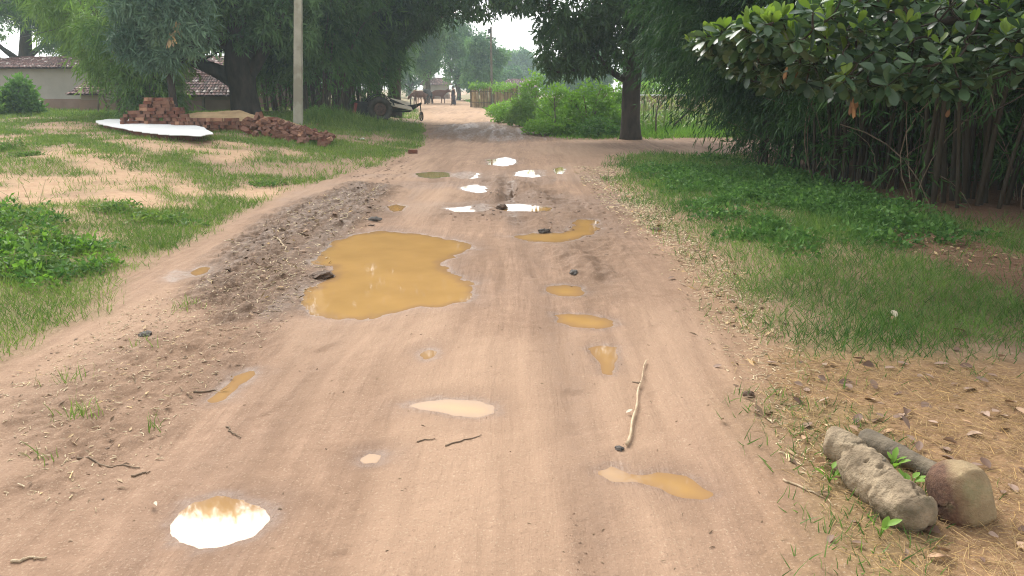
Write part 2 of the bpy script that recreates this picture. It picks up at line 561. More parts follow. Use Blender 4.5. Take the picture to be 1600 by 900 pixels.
M['plank'] = solid_mat("bleached_plank", (0.50, 0.42, 0.31), (0.70, 0.61, 0.47), 4, 0.8, 0.25)
M['cane'] = solid_mat("fence_cane", (0.24, 0.17, 0.10), (0.42, 0.32, 0.20), 3, 0.9, 0.3, rnd=True)
M['hide_brown'] = solid_mat("brown_hide", (0.10, 0.045, 0.032), (0.17, 0.08, 0.055), 2, 0.8, 0.1)
M['hide_black'] = solid_mat("black_hide", (0.02, 0.018, 0.017), (0.045, 0.04, 0.037), 2, 0.7, 0.1)
M['hide_tan'] = solid_mat("tan_hide", (0.20, 0.12, 0.07), (0.30, 0.19, 0.12), 2, 0.8, 0.1)
M['horn'] = solid_mat("horn", (0.10, 0.085, 0.07), (0.18, 0.15, 0.12), 4, 0.5, 0.1)
M['skin'] = solid_mat("brown_skin", (0.17, 0.09, 0.055), (0.21, 0.115, 0.07), 4, 0.6, 0.05)
M['sari'] = solid_mat("dark_sari", (0.035, 0.028, 0.042), (0.07, 0.058, 0.08), 6, 0.85, 0.2)
M['cloth'] = solid_mat("pale_cloth", (0.42, 0.33, 0.31), (0.55, 0.45, 0.42), 6, 0.9, 0.2)
M['hair'] = solid_mat("black_hair", (0.012, 0.011, 0.01), (0.025, 0.022, 0.02), 6, 0.6, 0.1)
M['wire'] = solid_mat("cable", (0.05, 0.05, 0.05), (0.08, 0.08, 0.08), 5, 0.6, 0.1)
M['insulator'] = solid_mat("white_porcelain", (0.7, 0.7, 0.68), (0.8, 0.8, 0.78), 5, 0.3, 0.05)
M['dark_stone'] = solid_mat("dark_stone", (0.06, 0.055, 0.05), (0.14, 0.12, 0.105), 20, 0.85, 0.4)
M['white_scrap'] = solid_mat("white_scrap", (0.7, 0.7, 0.66), (0.8, 0.8, 0.76), 20, 0.8, 0.1)


def rock_mat():
    m, n, L = nodes("stained_rock")
    tc = n.new("ShaderNodeTexCoord")
    vec = tc.outputs['Object']
    f = tex(n, L, 14, 6, 0.65, vec)
    c = ramp(n, L, f, [(0.3, (0.24, 0.165, 0.085)), (0.7, (0.40, 0.30, 0.165))])
    c2 = ramp(n, L, tex(n, L, 40, 4, 0.7, vec), [(0.35, (0.085, 0.04, 0.024)), (0.72, (0.20, 0.105, 0.06))])
    s = n.new("ShaderNodeSeparateXYZ")
    L.new(vec, s.inputs[0])
    # one flank keeps the red earth it lay in: a ragged, tilted edge across the stone
    k = val(n, 'ADD', val(n, 'MULTIPLY', s.outputs[0], -1.0, L), val(n, 'MULTIPLY', s.outputs[2], -0.12, L), L)
    k = val(n, 'ADD', k, val(n, 'MULTIPLY', val(n, 'SUBTRACT', tex(n, L, 9, 5, 0.6, vec), 0.5, L), 0.13, L), L)
    c = mixc(n, L, ramp(n, L, val(n, 'ADD', k, 0.5, L), [(0.478, (0, 0, 0)), (0.53, (1, 1, 1))]), c, c2)
    moss = ramp(n, L, tex(n, L, 6, 5, 0.6, vec), [(0.55, (0, 0, 0)), (0.66, (1, 1, 1))])
    c = mixc(n, L, val(n, 'MULTIPLY', moss, 0.5, L), c, (0.16, 0.17, 0.075))
    p = n.new("ShaderNodeBsdfPrincipled")
    L.new(c, p.inputs['Base Color'])
    p.inputs['Roughness'].default_value = 0.85
    b = n.new("ShaderNodeBump")
    b.inputs['Strength'].default_value = 1.0
    b.inputs['Distance'].default_value = 0.012
    L.new(tex(n, L, 55, 6, 0.7, vec), b.inputs['Height'])
    L.new(b.outputs[0], p.inputs['Normal'])
    o = n.new("ShaderNodeOutputMaterial")
    L.new(p.outputs[0], o.inputs['Surface'])
    return m


M['rock'] = rock_mat()


def tile_mat():
    m, n, L = nodes("clay_tile")
    a = n.new("ShaderNodeAttribute")
    a.attribute_name = 'rnd'
    c = ramp(n, L, a.outputs['Fac'], [(0.0, (0.075, 0.045, 0.042)), (0.4, (0.17, 0.085, 0.075)), (0.75, (0.27, 0.14, 0.12)), (0.9, (0.36, 0.27, 0.24)), (1.0, (0.62, 0.56, 0.52))])
    p = n.new("ShaderNodeBsdfPrincipled")
    L.new(c, p.inputs['Base Color'])
    p.inputs['Roughness'].default_value = 0.85
    o = n.new("ShaderNodeOutputMaterial")
    L.new(p.outputs[0], o.inputs['Surface'])
    return m


M['tile'] = tile_mat()

# ------------------------------------------------------------------ terrain: large shape
_le = np.array([g0(*p) for p in [(-250, 740), (0, 575), (150, 470), (330, 372), (450, 300), (610, 258), (672, 224), (664, 190), (655, 168), (650, 158), (652, 150)]])
_re = np.array([g0(*p) for p in [(1330, 900), (1275, 760), (1215, 640), (1180, 520), (1100, 400), (985, 305), (938, 248), (880, 222), (835, 207), (790, 190), (745, 165), (722, 156), (712, 150)]])


def x_left(y):
    return np.interp(y, np.r_[-60, _le[:, 1]], np.r_[-3.2, _le[:, 0]])


def x_right(y):
    return np.interp(y, np.r_[-60, 0, _re[:, 1]], np.r_[1.6, 1.25, _re[:, 0]])


def Hs(X, Y):
    """the lie of the land without ruts and pits"""
    X, Y = np.asarray(X, float), np.asarray(Y, float)
    dl = x_left(Y) - X
    h = 0.40 * sstep(0.2, 5.5, dl) * sstep(7, 15, Y) + 0.12 * sstep(0, 2.5, dl) * (1 - 0.6 * sstep(7, 15, Y))
    dr = X - x_right(Y)
    onpath = sstep(18.2, 19.6, Y) * (1 - sstep(24.2, 25.4, Y))
    h = h + 0.07 * sstep(0.0, 1.5, dr) * (1 - onpath) * (1 - sstep(24, 26, Y))
    h = h + 0.25 * fbm(X * .11, Y * .11, 3, 5) * sstep(0.5, 6, np.maximum(dl, dr - 4))
    return h


def gp(px, py):
    """ground position seen at a photo pixel"""
    d = ray(px, py)
    z = 0.0
    for _ in range(40):
        t = (CAM_H - z) / max(-d[2], 1e-4)
        x, y = d[0] * t, d[1] * t
        z = 0.5 * z + 0.5 * float(Hs(x, y))
    return np.array([x, y])


def gpoly(pts):
    return np.array([gp(*p) for p in pts])


# ------------------------------------------------------------------ puddles (outline, label, water)
PUD = [
    ([(487, 412), (500, 398), (520, 378), (548, 366), (600, 359), (660, 364), (700, 372), (728, 378), (734, 387), (718, 395), (698, 403), (688, 412), (703, 425),
      (735, 440), (740, 452), (747, 464), (730, 471), (690, 475), (640, 480), (600, 490), (560, 496), (528, 497), (495, 490), (475, 478), (470, 468), (486, 448), (508, 438), (521, 430), (518, 414), (503, 413)],
     "largest muddy orange puddle, as wide as half the road", 'water'),
    ([(280, 802), (302, 783), (340, 773), (388, 782), (424, 790), (421, 812), (398, 833), (350, 850), (312, 853), (284, 842), (276, 825)],
     "round puddle in the lower corner shining white with sky", 'water'),
    ([(933, 735), (955, 724), (985, 737), (1030, 731), (1070, 741), (1112, 768), (1100, 777), (1060, 773), (1030, 758), (990, 750), (955, 748)],
     "shallow orange puddle just below the foot of the long stick", 'water'),
    ([(866, 490), (890, 487), (930, 491), (958, 498), (963, 506), (940, 512), (900, 508), (874, 501)],
     "lens shaped orange puddle, second of three in the wheel track", 'water'),
    ([(855, 446), (880, 443), (908, 446), (914, 455), (900, 461), (870, 460), (857, 454)],
     "small orange puddle at the far end of the wheel track row", 'water'),
    ([(921, 542), (945, 536), (964, 540), (962, 560), (954, 582), (942, 580), (936, 560)],
     "triangular orange puddle beside the tip of the long stick", 'water'),
    ([(803, 368), (830, 363), (880, 362), (897, 352), (900, 342), (930, 341), (937, 356), (925, 365), (905, 371), (870, 377), (825, 376)],
     "bent brown puddle behind the wheel track puddles, by the verge", 'water'),
    ([(630, 630), (660, 624), (700, 621), (745, 624), (770, 630), (771, 642), (750, 649), (715, 645), (690, 642), (655, 636)],
     "pale flat puddle in the middle of the road above the straight twig", 'water'),
    ([(325, 622), (345, 604), (368, 585), (396, 575), (398, 582), (372, 603), (352, 620), (332, 627)],
     "slanting narrow orange puddle near the road's littered edge", 'water'),
    ([(762, 249), (790, 245), (806, 249), (806, 255), (785, 259), (762, 256)],
     "farthest white puddle lying across the middle of the road", 'water'),
    ([(806, 268), (825, 264), (850, 266), (851, 273), (832, 277), (808, 274)],
     "white puddle nearer the verge among the far puddles", 'water'),
    ([(706, 271), (730, 268), (748, 270), (746, 277), (725, 279), (708, 276)],
     "white puddle next to the greenish far puddle", 'water'),
    ([(720, 291), (742, 287), (760, 291), (758, 300), (744, 300), (724, 296)],
     "small white puddle between the two rows of far puddles", 'water'),
    ([(694, 324), (730, 321), (752, 317), (764, 324), (752, 330), (710, 329)],
     "long white streak of water left of the rut ridge", 'water'),
    ([(782, 319), (812, 317), (840, 320), (862, 323), (858, 329), (820, 329), (790, 328)],
     "broken white streak of water right of the rut ridge", 'water'),
    ([(866, 263), (876, 259), (884, 263), (880, 271), (868, 271)],
     "tiny white puddle at the verge end of the far puddles", 'water'),
    ([(648, 270), (675, 267), (704, 269), (702, 275), (678, 278), (652, 276)],
     "dull green puddle among the far white ones", 'water_green'),
    ([(604, 322), (618, 318), (632, 321), (630, 328), (614, 330)],
     "tiny brown puddle beside the dark stone above the big puddle", 'water'),
    ([(262, 432), (276, 422), (292, 424), (290, 433), (272, 438)],
     "tiny dull puddle on the footpath near the grass bank", 'water'),
    ([(297, 424), (315, 415), (330, 416), (322, 425), (304, 430)],
     "second tiny dull puddle on the footpath, towards the mud", 'water'),
    ([(655, 552), (668, 544), (682, 546), (678, 556), (662, 560)],
     "spot of shining water between big puddle and middle puddle", 'water'),
    ([(560, 714), (578, 704), (596, 708), (590, 720), (568, 722)],
     "spot of shining water below the middle puddle", 'water'),
]
PUDW = []
for pts, lab, mt in PUD:
    P = gpoly(pts)
    c = P.mean(0)
    PUDW.append((P, lab, mt, float(Hs(*c)) - 0.012))

# ------------------------------------------------------------------ terrain: grid, ruts, masks
def axis(lo, fine_lo, fine_hi, hi, step, grow):
    a = list(np.arange(fine_lo, fine_hi + step / 2, step))
    s, x, up = step, a[-1], []
    while x < hi:
        s *= grow
        x += s
        up.append(x)
    s, x, dn = step, a[0], []
    while x > lo:
        s *= grow
        x -= s
        dn.append(x)
    return np.array(dn[::-1] + a + up)


gx = axis(-340, -4.2, 4.4, 340, 0.024, 1.055)
yy = [1.4]
while yy[-1] < 340:
    yy.append(yy[-1] + max(0.0068 * yy[-1], 0.016))
s_, back = 0.02, [1.4]
while back[-1] > -60:
    s_ *= 1.12
    back.append(back[-1] - s_)
gy = np.array(back[:0:-1] + yy)
X, Y = np.meshgrid(gx, gy)            # rows along y

dl, dr = x_left(Y) - X, X - x_right(Y)
edge_n = 0.35 * fbm(X * 1.3, Y * 1.3, 4, 11) + 0.25 * fbm(X * 6, Y * 6, 3, 12)
cross = sstep(18.6, 19.6, Y + 3 * edge_n * .3) * (1 - sstep(23.4, 24.6, Y + edge_n)) * (X > 0)
road = (1 - sstep(-0.12, 0.22, dl + edge_n)) * (1 - sstep(-0.12, 0.3, dr + edge_n))
road = np.maximum(road, cross)

SANDP = [gpoly([(-300, 300), (0, 255), (110, 226), (230, 246), (330, 296), (300, 325), (200, 330), (165, 372), (90, 342), (0, 312), (-300, 360)]),
         gpoly([(140, 208), (330, 214), (430, 240), (360, 252), (250, 240), (150, 222)]),
         gpoly([(55, 192), (130, 190), (160, 203), (120, 212), (60, 205)]),
         gpoly([(440, 232), (480, 236), (470, 246), (440, 242)]),
         gpoly([(-200, 215), (40, 205), (60, 220), (0, 232), (-200, 240)])]
SANDP.append(gpoly([(330, 300), (420, 285), (470, 300), (400, 318)]))
SANDP.append(gpoly([(0, 205), (90, 214), (60, 222), (0, 222)]))
sand = np.zeros_like(X)
for P in SANDP:
    sand = np.maximum(sand, 1 - sstep(-0.25, 0.35, poly_sdf(X, Y, P) + 1.6 * edge_n))
sand *= (1 - road) * (0.45 + 0.55 * sstep(-.1, .12, fbm(X * 1.3, Y * 1.3, 4, 33)))
STRAWP = gpoly([(1195, 540), (1300, 545), (1600, 572), (2300, 640), (2600, 1100), (1330, 1100), (1330, 900), (1275, 760), (1215, 640)])
straw = 1 - sstep(-0.1, 0.25, poly_sdf(X, Y, STRAWP) + 0.8 * edge_n)
straw = np.maximum(straw, 0.55 * (1 - sstep(0.0, 0.45, np.abs(dr) + 0.5 * edge_n)) * (Y > 1) * (Y < 14))
LEAFP = gpoly([(1365, 355), (1430, 360), (1600, 400), (2600, 500), (2600, 620), (1800, 520), (1600, 462), (1480, 420), (1400, 390)])
shaded_leafsoil = 1 - sstep(-0.15, 0.3, poly_sdf(X, Y, LEAFP) + 1.0 * edge_n)
_thick_shade = (X > 4.6) & (Y > 8.2) & (Y < 19) & (X < 14)
shaded_leafsoil = np.maximum(shaded_leafsoil, _thick_shade * sstep(4.6, 5.6, X))  # shade under the thicket painted as darker soil
GRASSR = gpoly([(945, 246), (1100, 243), (1185, 243), (1300, 270), (1500, 330), (2600, 400), (2600, 640), (1600, 562), (1400, 562), (1260, 545), (1205, 500), (1140, 415), (1060, 360), (985, 300)])
_gs = poly_sdf(X, Y, GRASSR)
grass_r = 1 - sstep(-0.5, 0.4, _gs + 1.3 * edge_n + 1.1 * fbm(X * 1.1, Y * 1.1, 4, 35))
grass_r *= 0.6 + 0.40 * sstep(-0.18, 0.02, fbm(X * .9 + 7, Y * .9, 4, 36))
grass_r *= (1 - 0.92 * shaded_leafsoil) * (1 - cross)
grass_l = sstep(-0.05, 0.35, dl + 0.9 * edge_n) * (1 - 0.93 * sand) * (1 - road)
grass_l *= 0.18 + 0.82 * sstep(-0.1, 0.1, fbm(X * .75, Y * .75, 4, 31) + 0.09)
NEARG = gpoly([(-400, 420), (0, 385), (110, 395), (170, 432), (150, 470), (70, 520), (0, 556), (-400, 760)])
grass_l = np.maximum(grass_l, .95 * (1 - sstep(-.25, .2, poly_sdf(X, Y, NEARG) + 1.0 * edge_n)))
NEARH = gpoly([(175, 330), (290, 325), (325, 362), (270, 385), (200, 400)])
grass_l = np.maximum(grass_l, .85 * (1 - sstep(-.25, .2, poly_sdf(X, Y, NEARH) + 1.0 * edge_n)))
grass_far = sstep(24.2, 25.2, Y + edge_n) * sstep(-0.1, 0.4, dr + edge_n)
verge = 0.30 * straw * sstep(0.03, 0.16, fbm(X * 1.4, Y * 1.4, 3, 44)) * (Y < 9)
grass = np.clip(np.maximum.reduce([grass_r, grass_l, grass_far, verge]), 0, 1)
MUDP = gpoly([(300, 440), (380, 370), (470, 312), (560, 285), (610, 292), (590, 330), (540, 365), (505, 400), (515, 430), (470, 462), (430, 500), (330, 505)])
mud = 1 - sstep(-0.2, 0.3, poly_sdf(X, Y, MUDP) + 1.1 * edge_n)
MUD2 = gpoly([(0, 640), (220, 520), (420, 480), (440, 530), (330, 640), (150, 760), (0, 800)])
mud2 = 0.45 * (1 - sstep(-0.3, 0.3, poly_sdf(X, Y, MUD2) + 1.1 * edge_n))
MUD3 = gpoly([(690, 335), (780, 275), (830, 285), (960, 330), (985, 380), (930, 480), (900, 440), (850, 385), (790, 340)])
mud3 = 0.55 * (1 - sstep(-0.25, 0.35, poly_sdf(X, Y, MUD3) + 1.1 * edge_n))
FARMUD = gpoly([(672, 216), (690, 196), (760, 191), (812, 200), (885, 217), (760, 222)])
farmud = 1 - sstep(-0.4, 0.8, poly_sdf(X, Y, FARMUD) + 2.0 * edge_n)
mud_all = np.clip(np.maximum.reduce([mud, mud2, mud3, 0.8 * farmud]), 0, 1)

# fine relief
trk_r = 0.22 + 0.10 * np.sin(Y * .45) - 0.03 * np.maximum(Y - 7, 0)
trk_l = trk_r - 1.5 - 0.05 * np.sin(Y * .8)
rut = np.exp(-((X - trk_r) / 0.13) ** 2) + np.exp(-((X - trk_l) / 0.15) ** 2)
trk2 = trk_r + 0.46 + 0.12 * np.sin(Y * .6 + 1)
rut2 = np.exp(-((X - trk2) / 0.09) ** 2) + np.exp(-((X - (trk2 - 1.45)) / 0.1) ** 2)
wx = X + 0.25 * fbm(X * .5, Y * .5, 2, 71)
streak = fbm(wx * 6, Y * 0.30 + X * .4, 4, 21)
streak2 = fbm(wx * 17 - Y * .5, Y * .6, 3, 27)
det = 0.034 * fbm(X * 2.2, Y * 2.2, 5, 41, 0.6) + 0.010 * fbm(X * 11, Y * 11, 3, 42, 0.6) * sstep(0, .2, fbm(X * .8, Y * .8, 2, 43)) - 0.020 * rut - 0.013 * rut2 + 0.028 * streak + 0.012 * streak2
lump = np.abs(fbm(X * 5, Y * 5, 4, 51, 0.6)) + 0.5 * np.abs(fbm(X * 13, Y * 13, 3, 52, 0.6))
clods = (0.22 * (0.30 - lump) + 0.10 * fbm(X * 1.6 + Y * .8, Y * 1.6 - X * .8, 4, 53, .6)) * mud_all
ridge_p = gp(775, 300)
for (a, b, amp, wd) in [((772, 285), (783, 328), 0.07, 0.13), ((760, 290), (762, 322), 0.045, 0.16), ((800, 285), (850, 316), 0.05, 0.2), ((840, 345), (930, 430), 0.03, 0.12)]:
    A, B = gp(*a), gp(*b)
    e = B - A
    t = np.clip(((X - A[0]) * e[0] + (Y - A[1]) * e[1]) / (e @ e), 0, 1)
    dd = np.hypot(X - A[0] - t * e[0], Y - A[1] - t * e[1]) + 0.10 * fbm(X * 4, Y * 4, 3, 61)
    det = det + amp * np.exp(-(dd / wd) ** 2) - amp * 0.5 * np.exp(-((dd - 2 * wd) / wd) ** 2)
soft = 0.09 * fbm(X * .8, Y * .8, 5, 81, .5) + 0.03 * fbm(X * 5, Y * 5, 3, 82)
Z0 = Hs(X, Y)
Z = Z0 + det * road + clods + soft * (1 - road) * (0.4 + 0.6 * sstep(0, 1, np.maximum(dl, dr)))
fade = 1 - 0.7 * sstep(30, 60, Y)
Z = Z0 + (Z - Z0) * fade
wet = np.clip(0.25 * road * sstep(-0.05, 0.12, streak) + 0.35 * road * np.clip(rut, 0, 1) * (Y < 14) + 0.5 * mud + 0.25 * mud2 + 0.6 * mud3 + 0.6 * farmud, 0, 1)
wet = np.maximum(wet, 0.65 * road * sstep(8, 11, Y) * (1 - sstep(14, 17.5, Y)) * sstep(-.2, .1, fbm(X * .7, Y * .7, 3, 91)))
pud_s = []
for P, lab, mt, wl in PUDW:
    lo, hi = P.min(0) - 1.2, P.max(0) + 1.2
    r0, r1 = np.searchsorted(gy, [lo[1], hi[1]])
    c0, c1 = np.searchsorted(gx, [lo[0], hi[0]])
    sx_, sy_ = X[r0:r1, c0:c1], Y[r0:r1, c0:c1]
    size = math.sqrt((P.max(0) - P.min(0)).prod())
    s = poly_sdf(sx_, sy_, P) + min(0.16, 0.2 * size) * fbm(sx_ * 7, sy_ * 7, 4, 101) + min(.05, .05 * size) * fbm(sx_ * 25, sy_ * 9, 2, 103)
    reach = min(0.5, 0.22 + 0.2 * size)
    tgt = wl + np.clip(s * 0.10, -0.03, 0.02) + 0.0025 * fbm(sx_ * 14, sy_ * 14, 3, 111)
    w = 1 - sstep(0.06, reach, s)
    Zs = Z[r0:r1, c0:c1]
    Zs = Zs * (1 - w) + np.where(s > 0.03, np.maximum(tgt, wl + 0.0035), tgt) * w
    keep = (s > 0.05) & (s < reach * 1.2)
    Z[r0:r1, c0:c1] = np.where(keep, np.maximum(Zs, wl + 0.003), Zs)
    wet[r0:r1, c0:c1] = np.maximum.reduce([wet[r0:r1, c0:c1], 0.6 * (1 - sstep(0.02, reach * 0.9, s + 0.2 * fbm(sx_ * 5, sy_ * 5, 3, 121))), 1 - sstep(.01, .10, s + .06 * fbm(sx_ * 12, sy_ * 12, 3, 122))])
    grass[r0:r1, c0:c1] *= sstep(0, 0.3, s)
    pud_s.append((r0, r1, c0, c1, s))
pale = np.clip(road * 0.8 * sstep(0.0, 0.25, fbm(X * .9, Y * .35, 3, 131) + 0.05), 0, 1) * (1 - mud_all)
foot = np.exp(-((dl + 0.45 + 0.15 * edge_n) / 0.42) ** 2) * (Y > 3) * (Y < 15)
pale = np.clip(np.maximum.reduce([pale, 0.7 * foot, 0.9 * road * sstep(27, 33, Y)]), 0, 1)
sand = np.maximum(sand, 0.75 * road * sstep(28, 35, Y + 3 * edge_n))
track = (np.clip(.7 * sstep(.0, .16, -streak) + .5 * sstep(.02, .18, -streak2), 0, 1) * (.35 + .65 * sstep(-.1, .15, fbm(X * .5, Y * .3, 3, 78))) + .5 * np.clip(rut + .6 * rut2, 0, 1) * sstep(-.15, .1, fbm(X * 1.5, Y * .5, 3, 79)))
track = np.clip(track, 0, 1) * road * (1 - .6 * foot)


def ground_z(x, y):
    """height of the finished ground under (x, y)"""
    x, y = np.asarray(x, float), np.asarray(y, float)
    i = np.clip(np.searchsorted(gy, y) - 1, 0, len(gy) - 2)
    j = np.clip(np.searchsorted(gx, x) - 1, 0, len(gx) - 2)
    fy, fx = (y - gy[i]) / (gy[i + 1] - gy[i]), (x - gx[j]) / (gx[j + 1] - gx[j])
    return (Z[i, j] * (1 - fx) + Z[i, j + 1] * fx) * (1 - fy) + (Z[i + 1, j] * (1 - fx) + Z[i + 1, j + 1] * fx) * fy


def sample(field, x, y):
    i = np.clip(np.searchsorted(gy, y), 0, len(gy) - 1)
    j = np.clip(np.searchsorted(gx, x), 0, len(gx) - 1)
    return field[i, j]


def on(px, py, dz=0.0):
    p = gp(px, py)
    return np.array([p[0], p[1], float(ground_z(*p)) + dz])


nr, nc = X.shape
idx = np.arange(nr * nc).reshape(nr, nc)
quads = np.stack([idx[:-1, :-1], idx[:-1, 1:], idx[1:, 1:], idx[1:, :-1]], -1).reshape(-1, 4)
allV = np.stack([X, Y, Z], -1).reshape(-1, 3)
gyz, gxz = np.gradient(Z, gy, gx)
allN = norm(np.stack([-gxz, -gyz, np.ones_like(Z)], -1)).reshape(-1, 3)
isroad = (road > 0.5) & (Y > -40) & (Y < 110)
qroad = (isroad[:-1, :-1] & isroad[1:, 1:] & isroad[:-1, 1:] & isroad[1:, :-1]).ravel()
mA = np.stack([wet, mud_all, grass, straw], -1).reshape(-1, 4)
mB = np.stack([sand, shaded_leafsoil, pale, track], -1).reshape(-1, 4)


def sheet(name, q, label, cat=None):
    used, inv = np.unique(q, return_inverse=True)
    me = make_mesh(name, allV[used], inv.reshape(-1, 4), M['earth'], True)
    for nm, arr in (('mask_a', mA), ('mask_b', mB)):
        a = me.attributes.new(nm, 'FLOAT_COLOR', 'POINT')
        a.data.foreach_set('color', arr[used].astype(np.float32).ravel())
    me.normals_split_custom_set_from_vertices(allN[used].tolist())
    return tag(obj(name, me), label, cat, kind='structure')


sheet("ground", quads[~qroad], "grassy and sandy earth on both sides of the dirt road", "ground")
sheet("dirt_road", quads[qroad], "rutted brown dirt road with a side path branching off", "road")

owner, best = np.full(X.shape, -1), np.full(X.shape, 9.0)
for k, (r0, r1, c0, c1, s) in enumerate(pud_s):          # where two pools come close each keeps its own side
    nearer = s < best[r0:r1, c0:c1]
    owner[r0:r1, c0:c1] = np.where(nearer, k, owner[r0:r1, c0:c1])
    best[r0:r1, c0:c1] = np.minimum(s, best[r0:r1, c0:c1])
for kp, ((P, lab, mt, wl), (r0, r1, c0, c1, s)) in enumerate(zip(PUDW, pud_s)):
    sub = idx[r0:r1, c0:c1]
    own = owner[r0:r1, c0:c1] == kp
    m4 = np.minimum.reduce([s[:-1, :-1], s[1:, 1:], s[:-1, 1:], s[1:, :-1]]) < 0.07
    m4 &= own[:-1, :-1] & own[1:, 1:] & own[:-1, 1:] & own[1:, :-1]
    q = np.stack([sub[:-1, :-1], sub[:-1, 1:], sub[1:, 1:], sub[1:, :-1]], -1)[m4]
    used, inv = np.unique(q, return_inverse=True)
    V = allV[used].copy()
    V[:, 2] = wl
    c = np.array([*P.mean(0), wl])
    sflat = np.zeros(nr * nc)
    sflat[sub.ravel()] = s.ravel()
    o = obj("puddle", make_mesh("puddle", V - c, inv.reshape(-1, 4), M[mt], True, np.clip(-sflat[used] / .12 + .1, 0, 1)), loc=c)
    tag(o, lab, "puddle", "puddles on the dirt road", "structure")
#@@VEG

# ------------------------------------------------------------------ foliage builders
def rdir(rng, n, bias=(0, 0, 0)):
    return norm(rng.normal(size=(n, 3)) + np.asarray(bias))


def lobe_points(rng, lobes, n, shell=0.6):
    """points in the outer part of several overlapping ellipsoids"""
    lobes = np.asarray(lobes, float)
    w = (lobes[:, 3] * lobes[:, 4] + lobes[:, 4] * lobes[:, 5] + lobes[:, 3] * lobes[:, 5])
    k = rng.choice(len(lobes), n, p=w / w.sum())
    d = rdir(rng, n)
    r = shell + (1 - shell) * rng.random(n) ** 0.7
    r *= 0.86 + 0.28 * noise(d[:, 0] * 2.3 + k * 5, d[:, 1] * 2.3 + d[:, 2] * 1.9, 7)
    return lobes[k, :3] + d * lobes[k, 3:] * r[:, None]


def cluster_leaves(rng, C, nleaf, L, W, droop=0.6, spread=0.1):
    """tufts of leaves radiating from twig ends"""
    n = len(C)
    Cr = np.repeat(C, nleaf, 0)
    d = rdir(rng, n * nleaf, (0, 0, -droop))
    N = rdir(rng, n * nleaf, (0, 0, 1.2))
    P = Cr + d * spread * rng.random((n * nleaf, 1)) + rng.normal(size=(n * nleaf, 3)) * L * 0.28
    Ls = L * rng.uniform(0.7, 1.25, n * nleaf)
    cl = noise(C[:, 0] * 1.1 + C[:, 1] * .4, C[:, 2] * 1.3 + C[:, 1] * .7, 17)  # noise per clump paints lit and shadowy patches into the leaf tone
    rn = np.clip(np.repeat(np.clip(cl * 1.5 - .35, 0, 1) * .7 + rng.beta(2, 4, n) * .3, nleaf) * 0.8 + rng.random(n * nleaf) * 0.2, 0, 1)
    return bake(LEAF_V, LEAF_F, P, d, N, W * rng.uniform(.8, 1.2, n * nleaf), Ls, rnd=rn)


def spray_leaves(rng, S, O, length, nleaf, L, W, droop=1.0):
    """hanging bamboo sprays: start points S, outward directions O"""
    n = len(S)
    ln = length * rng.uniform(0.5, 1.3, n)
    t = rng.random((n, nleaf))
    p = S[:, None] + O[:, None] * (ln[:, None] * t)[..., None]
    p[..., 2] -= droop * ln[:, None] * t ** 2 * 0.8
    tang = O[:, None] + np.array([0, 0, -1.6 * droop]) * t[..., None]
    d = norm(tang + 0.75 * rng.normal(size=(n, nleaf, 3)) + np.array([0, 0, -0.35])).reshape(-1, 3)
    p = p.reshape(-1, 3) + rng.normal(size=(n * nleaf, 3)) * 0.03
    N = rdir(rng, n * nleaf, (0, 0, 1.0))
    cl = noise(S[:, 0] * 1.1 + S[:, 1] * .4, S[:, 2] * 1.3 + S[:, 1] * .7, 18)  # light and dark masses of the sprays, put into leaf colour
    rn = np.clip(np.repeat(np.clip(cl * 1.5 - .35, 0, 1) * .65 + rng.beta(2, 4, n) * .35, nleaf) * 0.8 + rng.random(n * nleaf) * 0.2, 0, 1)
    return bake(LEAF_V, LEAF_F, p, d, N, W * rng.uniform(.7, 1.3, n * nleaf), L * rng.uniform(.6, 1.3, n * nleaf), rnd=rn)


def tree(name, label, base, trunk, radii, limbs, lobes, n, nleaf, L, W, mat, bark, seed, droop=0.6, group=None, cat="tree", shell=0.55, extra=None, twigs=60):
    rng = np.random.default_rng(seed)
    t = thing(name, label, cat, base, group)
    mb = MB()
    tr = np.asarray(trunk, float)
    mb.tube(tr, radii, 14)
    for path, r0, r1 in limbs:
        mb.tube(path, np.linspace(r0, r1, len(path)), 8)
    C = lobe_points(rng, lobes, n, shell)
    lob = np.asarray(lobes, float)
    starts = np.vstack([tr[-1:]] + [np.asarray(p)[len(p) // 2:] for p, _, _ in limbs])
    for k in rng.choice(n, min(twigs, n), replace=False):          # thin boughs out to the leaves
        s = starts[np.argmin(((starts - C[k]) ** 2).sum(1))]
        mid = (s + C[k]) / 2 + np.array([0, 0, .25]) + rng.normal(size=3) * .15
        mb.tube(bez(s, mid, C[k], 6), np.linspace(.045, .012, 6), 4, False)
    obj("trunk", mb.mesh("trunk", bark, True), t)
    V, F, R = cluster_leaves(rng, C, nleaf, L, W, droop)
    obj("crown", make_mesh("crown", V, F, mat, False, R), t)
    return t


def culm_path(k, H, lean):
    t = np.linspace(0, 1, 14)
    sway = 0.08 * math.sin(k * 2.1) * np.sin(t * 5 + k)
    x = lean * (0.12 * t + 0.9 * t ** 2.4)
    z = H * (t - 0.22 * t ** 3.5)
    return np.stack([x, sway, z], -1)


